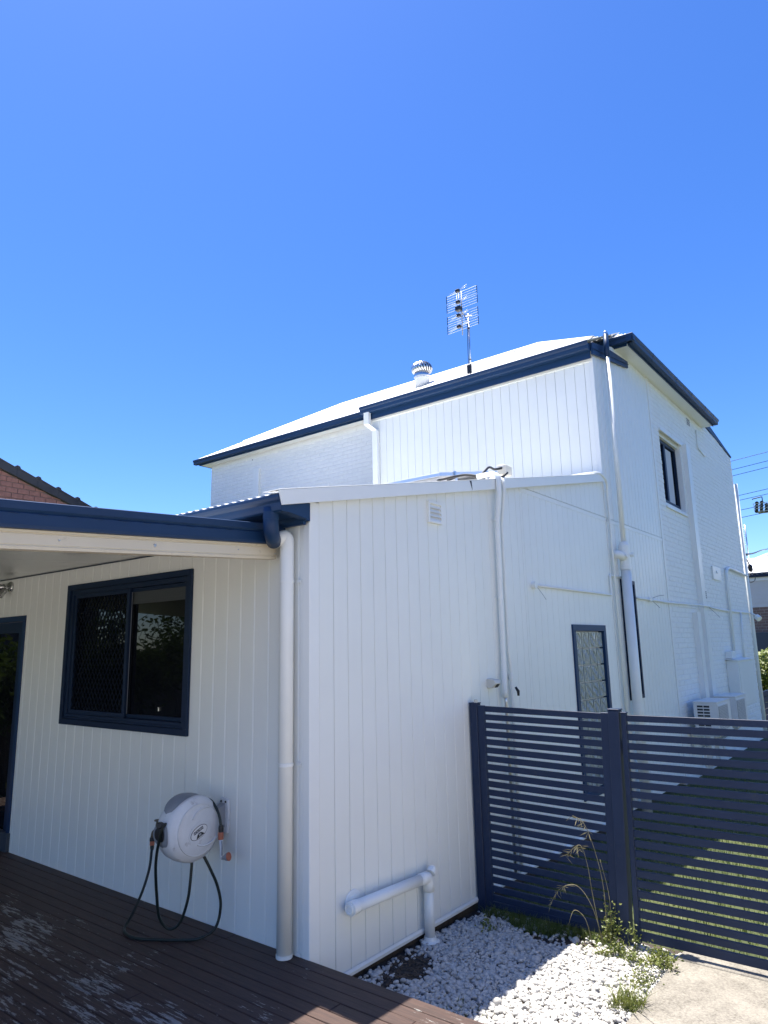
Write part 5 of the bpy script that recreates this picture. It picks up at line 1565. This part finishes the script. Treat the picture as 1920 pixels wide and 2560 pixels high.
# floodlight tower far off
FYD = 60.0
fl = thing('floodlight_tower', (-5.5, FYD, GZ), 'distant floodlight tower head with dark lamps and white rails at the right edge', 'light tower')
tube('mast', 'steel', fl, [(-5.45, FYD + 0.4, GZ - 0.02), (-5.45, FYD + 0.4, 12.0)], [0.35, 0.22], 12)
tube('davit', 'navyframe', fl, [(-7.30, FYD, 13.15), (-7.2, FYD, 13.19), (-6.62, FYD, 13.27), (-6.55, FYD, 13.26), (-6.55, FYD, 12.75)], 0.045, 6)
hf = MB()
for z in (12.05, 12.30, 12.52, 12.72):
    hf.box(-7.28 + (12.72 - z) * 0.5, -4.4, FYD - 0.25, FYD - 0.21, z - 0.02, z + 0.02)
for x in (-7.2, -6.8, -6.4, -6.0, -5.5, -5.0):
    hf.box(x, x + 0.035, FYD - 0.25, FYD - 0.20, 12.1, 12.74)
head = hf.build('frame', 'ironwhite', fl)
for r_i, z in enumerate((12.14, 12.36, 12.58, 12.82)):
    for i in range(7):
        x = -7.05 + i * 0.36 + r_i * 0.03
        if r_i == 3 and i > 1: continue
        MB().lathe([(0.09, 0), (0.14, 0.10), (0.15, 0.20)], (x, FYD - 0.05, z), (0.1, -1, -0.35), 10).build('lamp', 'black', fl)
box('platform', 'greyplastic', fl, -7.0, -4.5, FYD - 0.2, FYD + 0.6, 11.98, 12.03)

# power lines
pl_lines = [(9.56, 0.10, 'topmost overhead power line meeting the house corner'), (9.167, 0.10, 'second overhead power line from the top'), (8.888, 0.105, 'third overhead power line from the top'),
            (7.95, 0.105, 'fourth overhead power line, first of the lower group'), (7.735, 0.103, 'fifth overhead power line, just above the floodlights'), (7.295, 0.10, 'sixth overhead power line, behind the floodlights'), (6.962, 0.102, 'lowest overhead power line below the floodlights')]
for z0, sl_, lab in pl_lines:
    pts = [(x, 30.0, z0 + sl_ * (x + 2.95) + 0.0006 * (x + 2.95) ** 2) for x in range(-12, 13, 2)]
    o = tube('power_line', 'navyframe', None, pts, 0.011, 6)
    tag(o, lab, 'power line', 'overhead power lines')
pp = thing('power_pole', (12.1, 30.0, GZ), 'timber power pole carrying the overhead lines, beyond the right edge', 'power pole')
tube('pole', 'bark', pp, [(12.1, 30.1, GZ - 0.02), (12.1, 30.1, 12.6)], [0.17, 0.12], 12)
for z in (11.2, 9.3):
    box('crossarm', 'bark', pp, 11.2, 13.0, 29.95, 30.07, z - 0.06, z + 0.06)
# service cable from the street to the house corner
sv = thing('service_cable', (0.03, 13.28, 3.4), 'black overhead service cable with drooping joint at the house corner', 'cable')
tube('cable', 'black', sv, spline([(0.03, 13.25, 3.50), (-0.35, 16.5, 3.86), (-1.1, 22.5, 4.60), (-2.05, 30.0, 5.49), (-3.3, 40.0, 6.75)], 6), 0.018, 8)
tube('clamp', 'black', sv, [(0.04, 13.24, 3.49), (-0.03, 13.9, 3.56)], 0.030, 8)
tube('tail', 'black', sv, spline([(0.03, 13.26, 3.46), (0.02, 13.6, 3.38), (-0.02, 14.0, 3.28)], 6), 0.012, 8)
MB().lathe([(0.03, 0), (0.05, 0.05), (0.045, 0.13), (0.02, 0.16)], (-0.02, 14.0, 3.34), (0.05, 0.1, -1), 10).build('joint', 'black', sv)
tube('tail', 'black', sv, spline([(-0.02, 14.0, 3.20), (0.05, 14.02, 3.1), (0.05, 13.95, 2.98), (-0.02, 13.8, 2.93), (0.0, 13.6, 3.02), (0.03, 13.3, 3.05)], 6), 0.008, 6)
tube('tail', 'black', sv, spline([(-0.03, 14.0, 3.20), (-0.03, 13.9, 3.08), (0.02, 13.5, 3.12), (0.03, 13.28, 3.2)], 6), 0.007, 6)

# ================================================================== GARDEN SEEN IN THE WINDOW REFLECTION
bf = thing('boundary_fence', (-9.2, -6.0, GZ), 'grey boundary fence of upright sheets, mirrored in the kitchen window', 'fence')
for i in range(16):
    y = -12.5 + i * 0.78
    box('panel', 'darkgrey', bf, -9.22, -9.18, y, y + 0.76, GZ, 1.45, 0.004)
for i in range(9):
    box('post', 'fence', bf, -9.175, -9.12, -12.53 + i * 1.56, -12.47 + i * 1.56, GZ - 0.02, 1.52)
def tree(loc, h, rx, rz_, n, size, label, mat='leaf', fronds=False):
    t = thing('garden_tree', loc, label, 'tree')
    mb = MB()
    x, y, z = loc
    mb.tube([(x, y, z - 0.02), (x + 0.05, y, z + h * 0.4), (x, y + 0.05, z + h * 0.75)], [0.09, 0.07, 0.03], 8)
    limbs = []
    for i in range(9):
        a = i * 2.4
        p0 = Vector((x + 0.03, y + 0.02, z + h * rng.uniform(0.35, 0.6)))
        p1 = Vector((x + math.cos(a) * rx * 0.8, y + math.sin(a) * rx * 0.8, z + h * rng.uniform(0.6, 0.95)))
        limbs.append((p0, p1))
        mb.tube([p0, (p0 + p1) / 2 + Vector((0, 0, 0.1)), p1], [0.03, 0.02, 0.006], 6)
    mb.build('trunk', 'bark', t)
    V, Fc = [], []
    for _ in range(n):
        p0, p1 = limbs[rng.integers(len(limbs))]
        u_ = rng.uniform(0.35, 1.15)
        p = p0.lerp(p1, u_) + Vector(rng.normal(0, rx * 0.17, 3))
        d = Vector(rng.normal(0, 1, 3)); d.z -= 0.4; d.normalize()
        s = d.orthogonal().normalized() * size * (0.10 if fronds else 0.33)
        L_ = size * rng.uniform(0.6, 1.4); k = len(V)
        V += [p, p + d * L_ * 0.5 + s, p + d * L_, p + d * L_ * 0.5 - s]
        Fc.append((k, k + 1, k + 2, k + 3))
    link('crown', mesh_np('crown', V, Fc), mat, t)
tree((-7.9, -3.6, GZ), 2.6, 1.0, 1.0, 5200, 0.22, 'spiky-leaved garden tree mirrored in the sliding window', 'leaf', True)
tree((-8.2, -5.8, GZ), 3.0, 1.3, 1.0, 5200, 0.10, 'dense garden tree behind the deck, mirrored faintly in the window')
tree((-8.0, -1.7, GZ), 2.3, 0.9, 0.9, 4000, 0.12, 'bushy shrub at the end of the deck, mirrored in the security screen')

# ================================================================== OUT OF FRAME: house and paving added to bounce light onto the shaded walls
n3 = thing('unseen_bounce_house', (9.4, -0.7, GZ), 'unseen pale house next door, added to bounce light onto the shaded walls', 'house')  # unseen, added as a pale surface that bounces sunlight back
box('wall', 'trim', n3, 6.8, 12.0, -6.5, 5.0, GZ, 5.2)
box('wall_base', 'darkgrey', n3, 6.78, 6.80, -6.5, 5.0, GZ, 0.15)
for yy in (-4.5, 0.5):
    w_ = box('window', 'navyframe', n3, 6.76, 6.799, yy, yy + 1.6, 1.0, 2.1)
    box('pane', 'glassdark', w_, 6.752, 6.759, yy + 0.06, yy + 1.54, 1.06, 2.04)
MB().prism([(6.3, -7.0, 5.2), (9.4, -7.0, 6.9), (12.5, -7.0, 5.2)], (0, 12.5, 0)).build('roof', 'tile', n3)
yd = box('bounce_paving', 'paver', None, -8.5, 9.0, -14.0, -9.01, GZ - 0.10, GZ + 0.02)  # unseen pale paving, added to throw light up at the walls
yd['kind'] = 'structure'
y2 = box('bounce_paving', 'paver', None, -8.5, 2.49, -9.0, -5.25, GZ - 0.10, GZ + 0.018)  # second stretch of the added light-bouncing paving, out of view
y2['kind'] = 'structure'
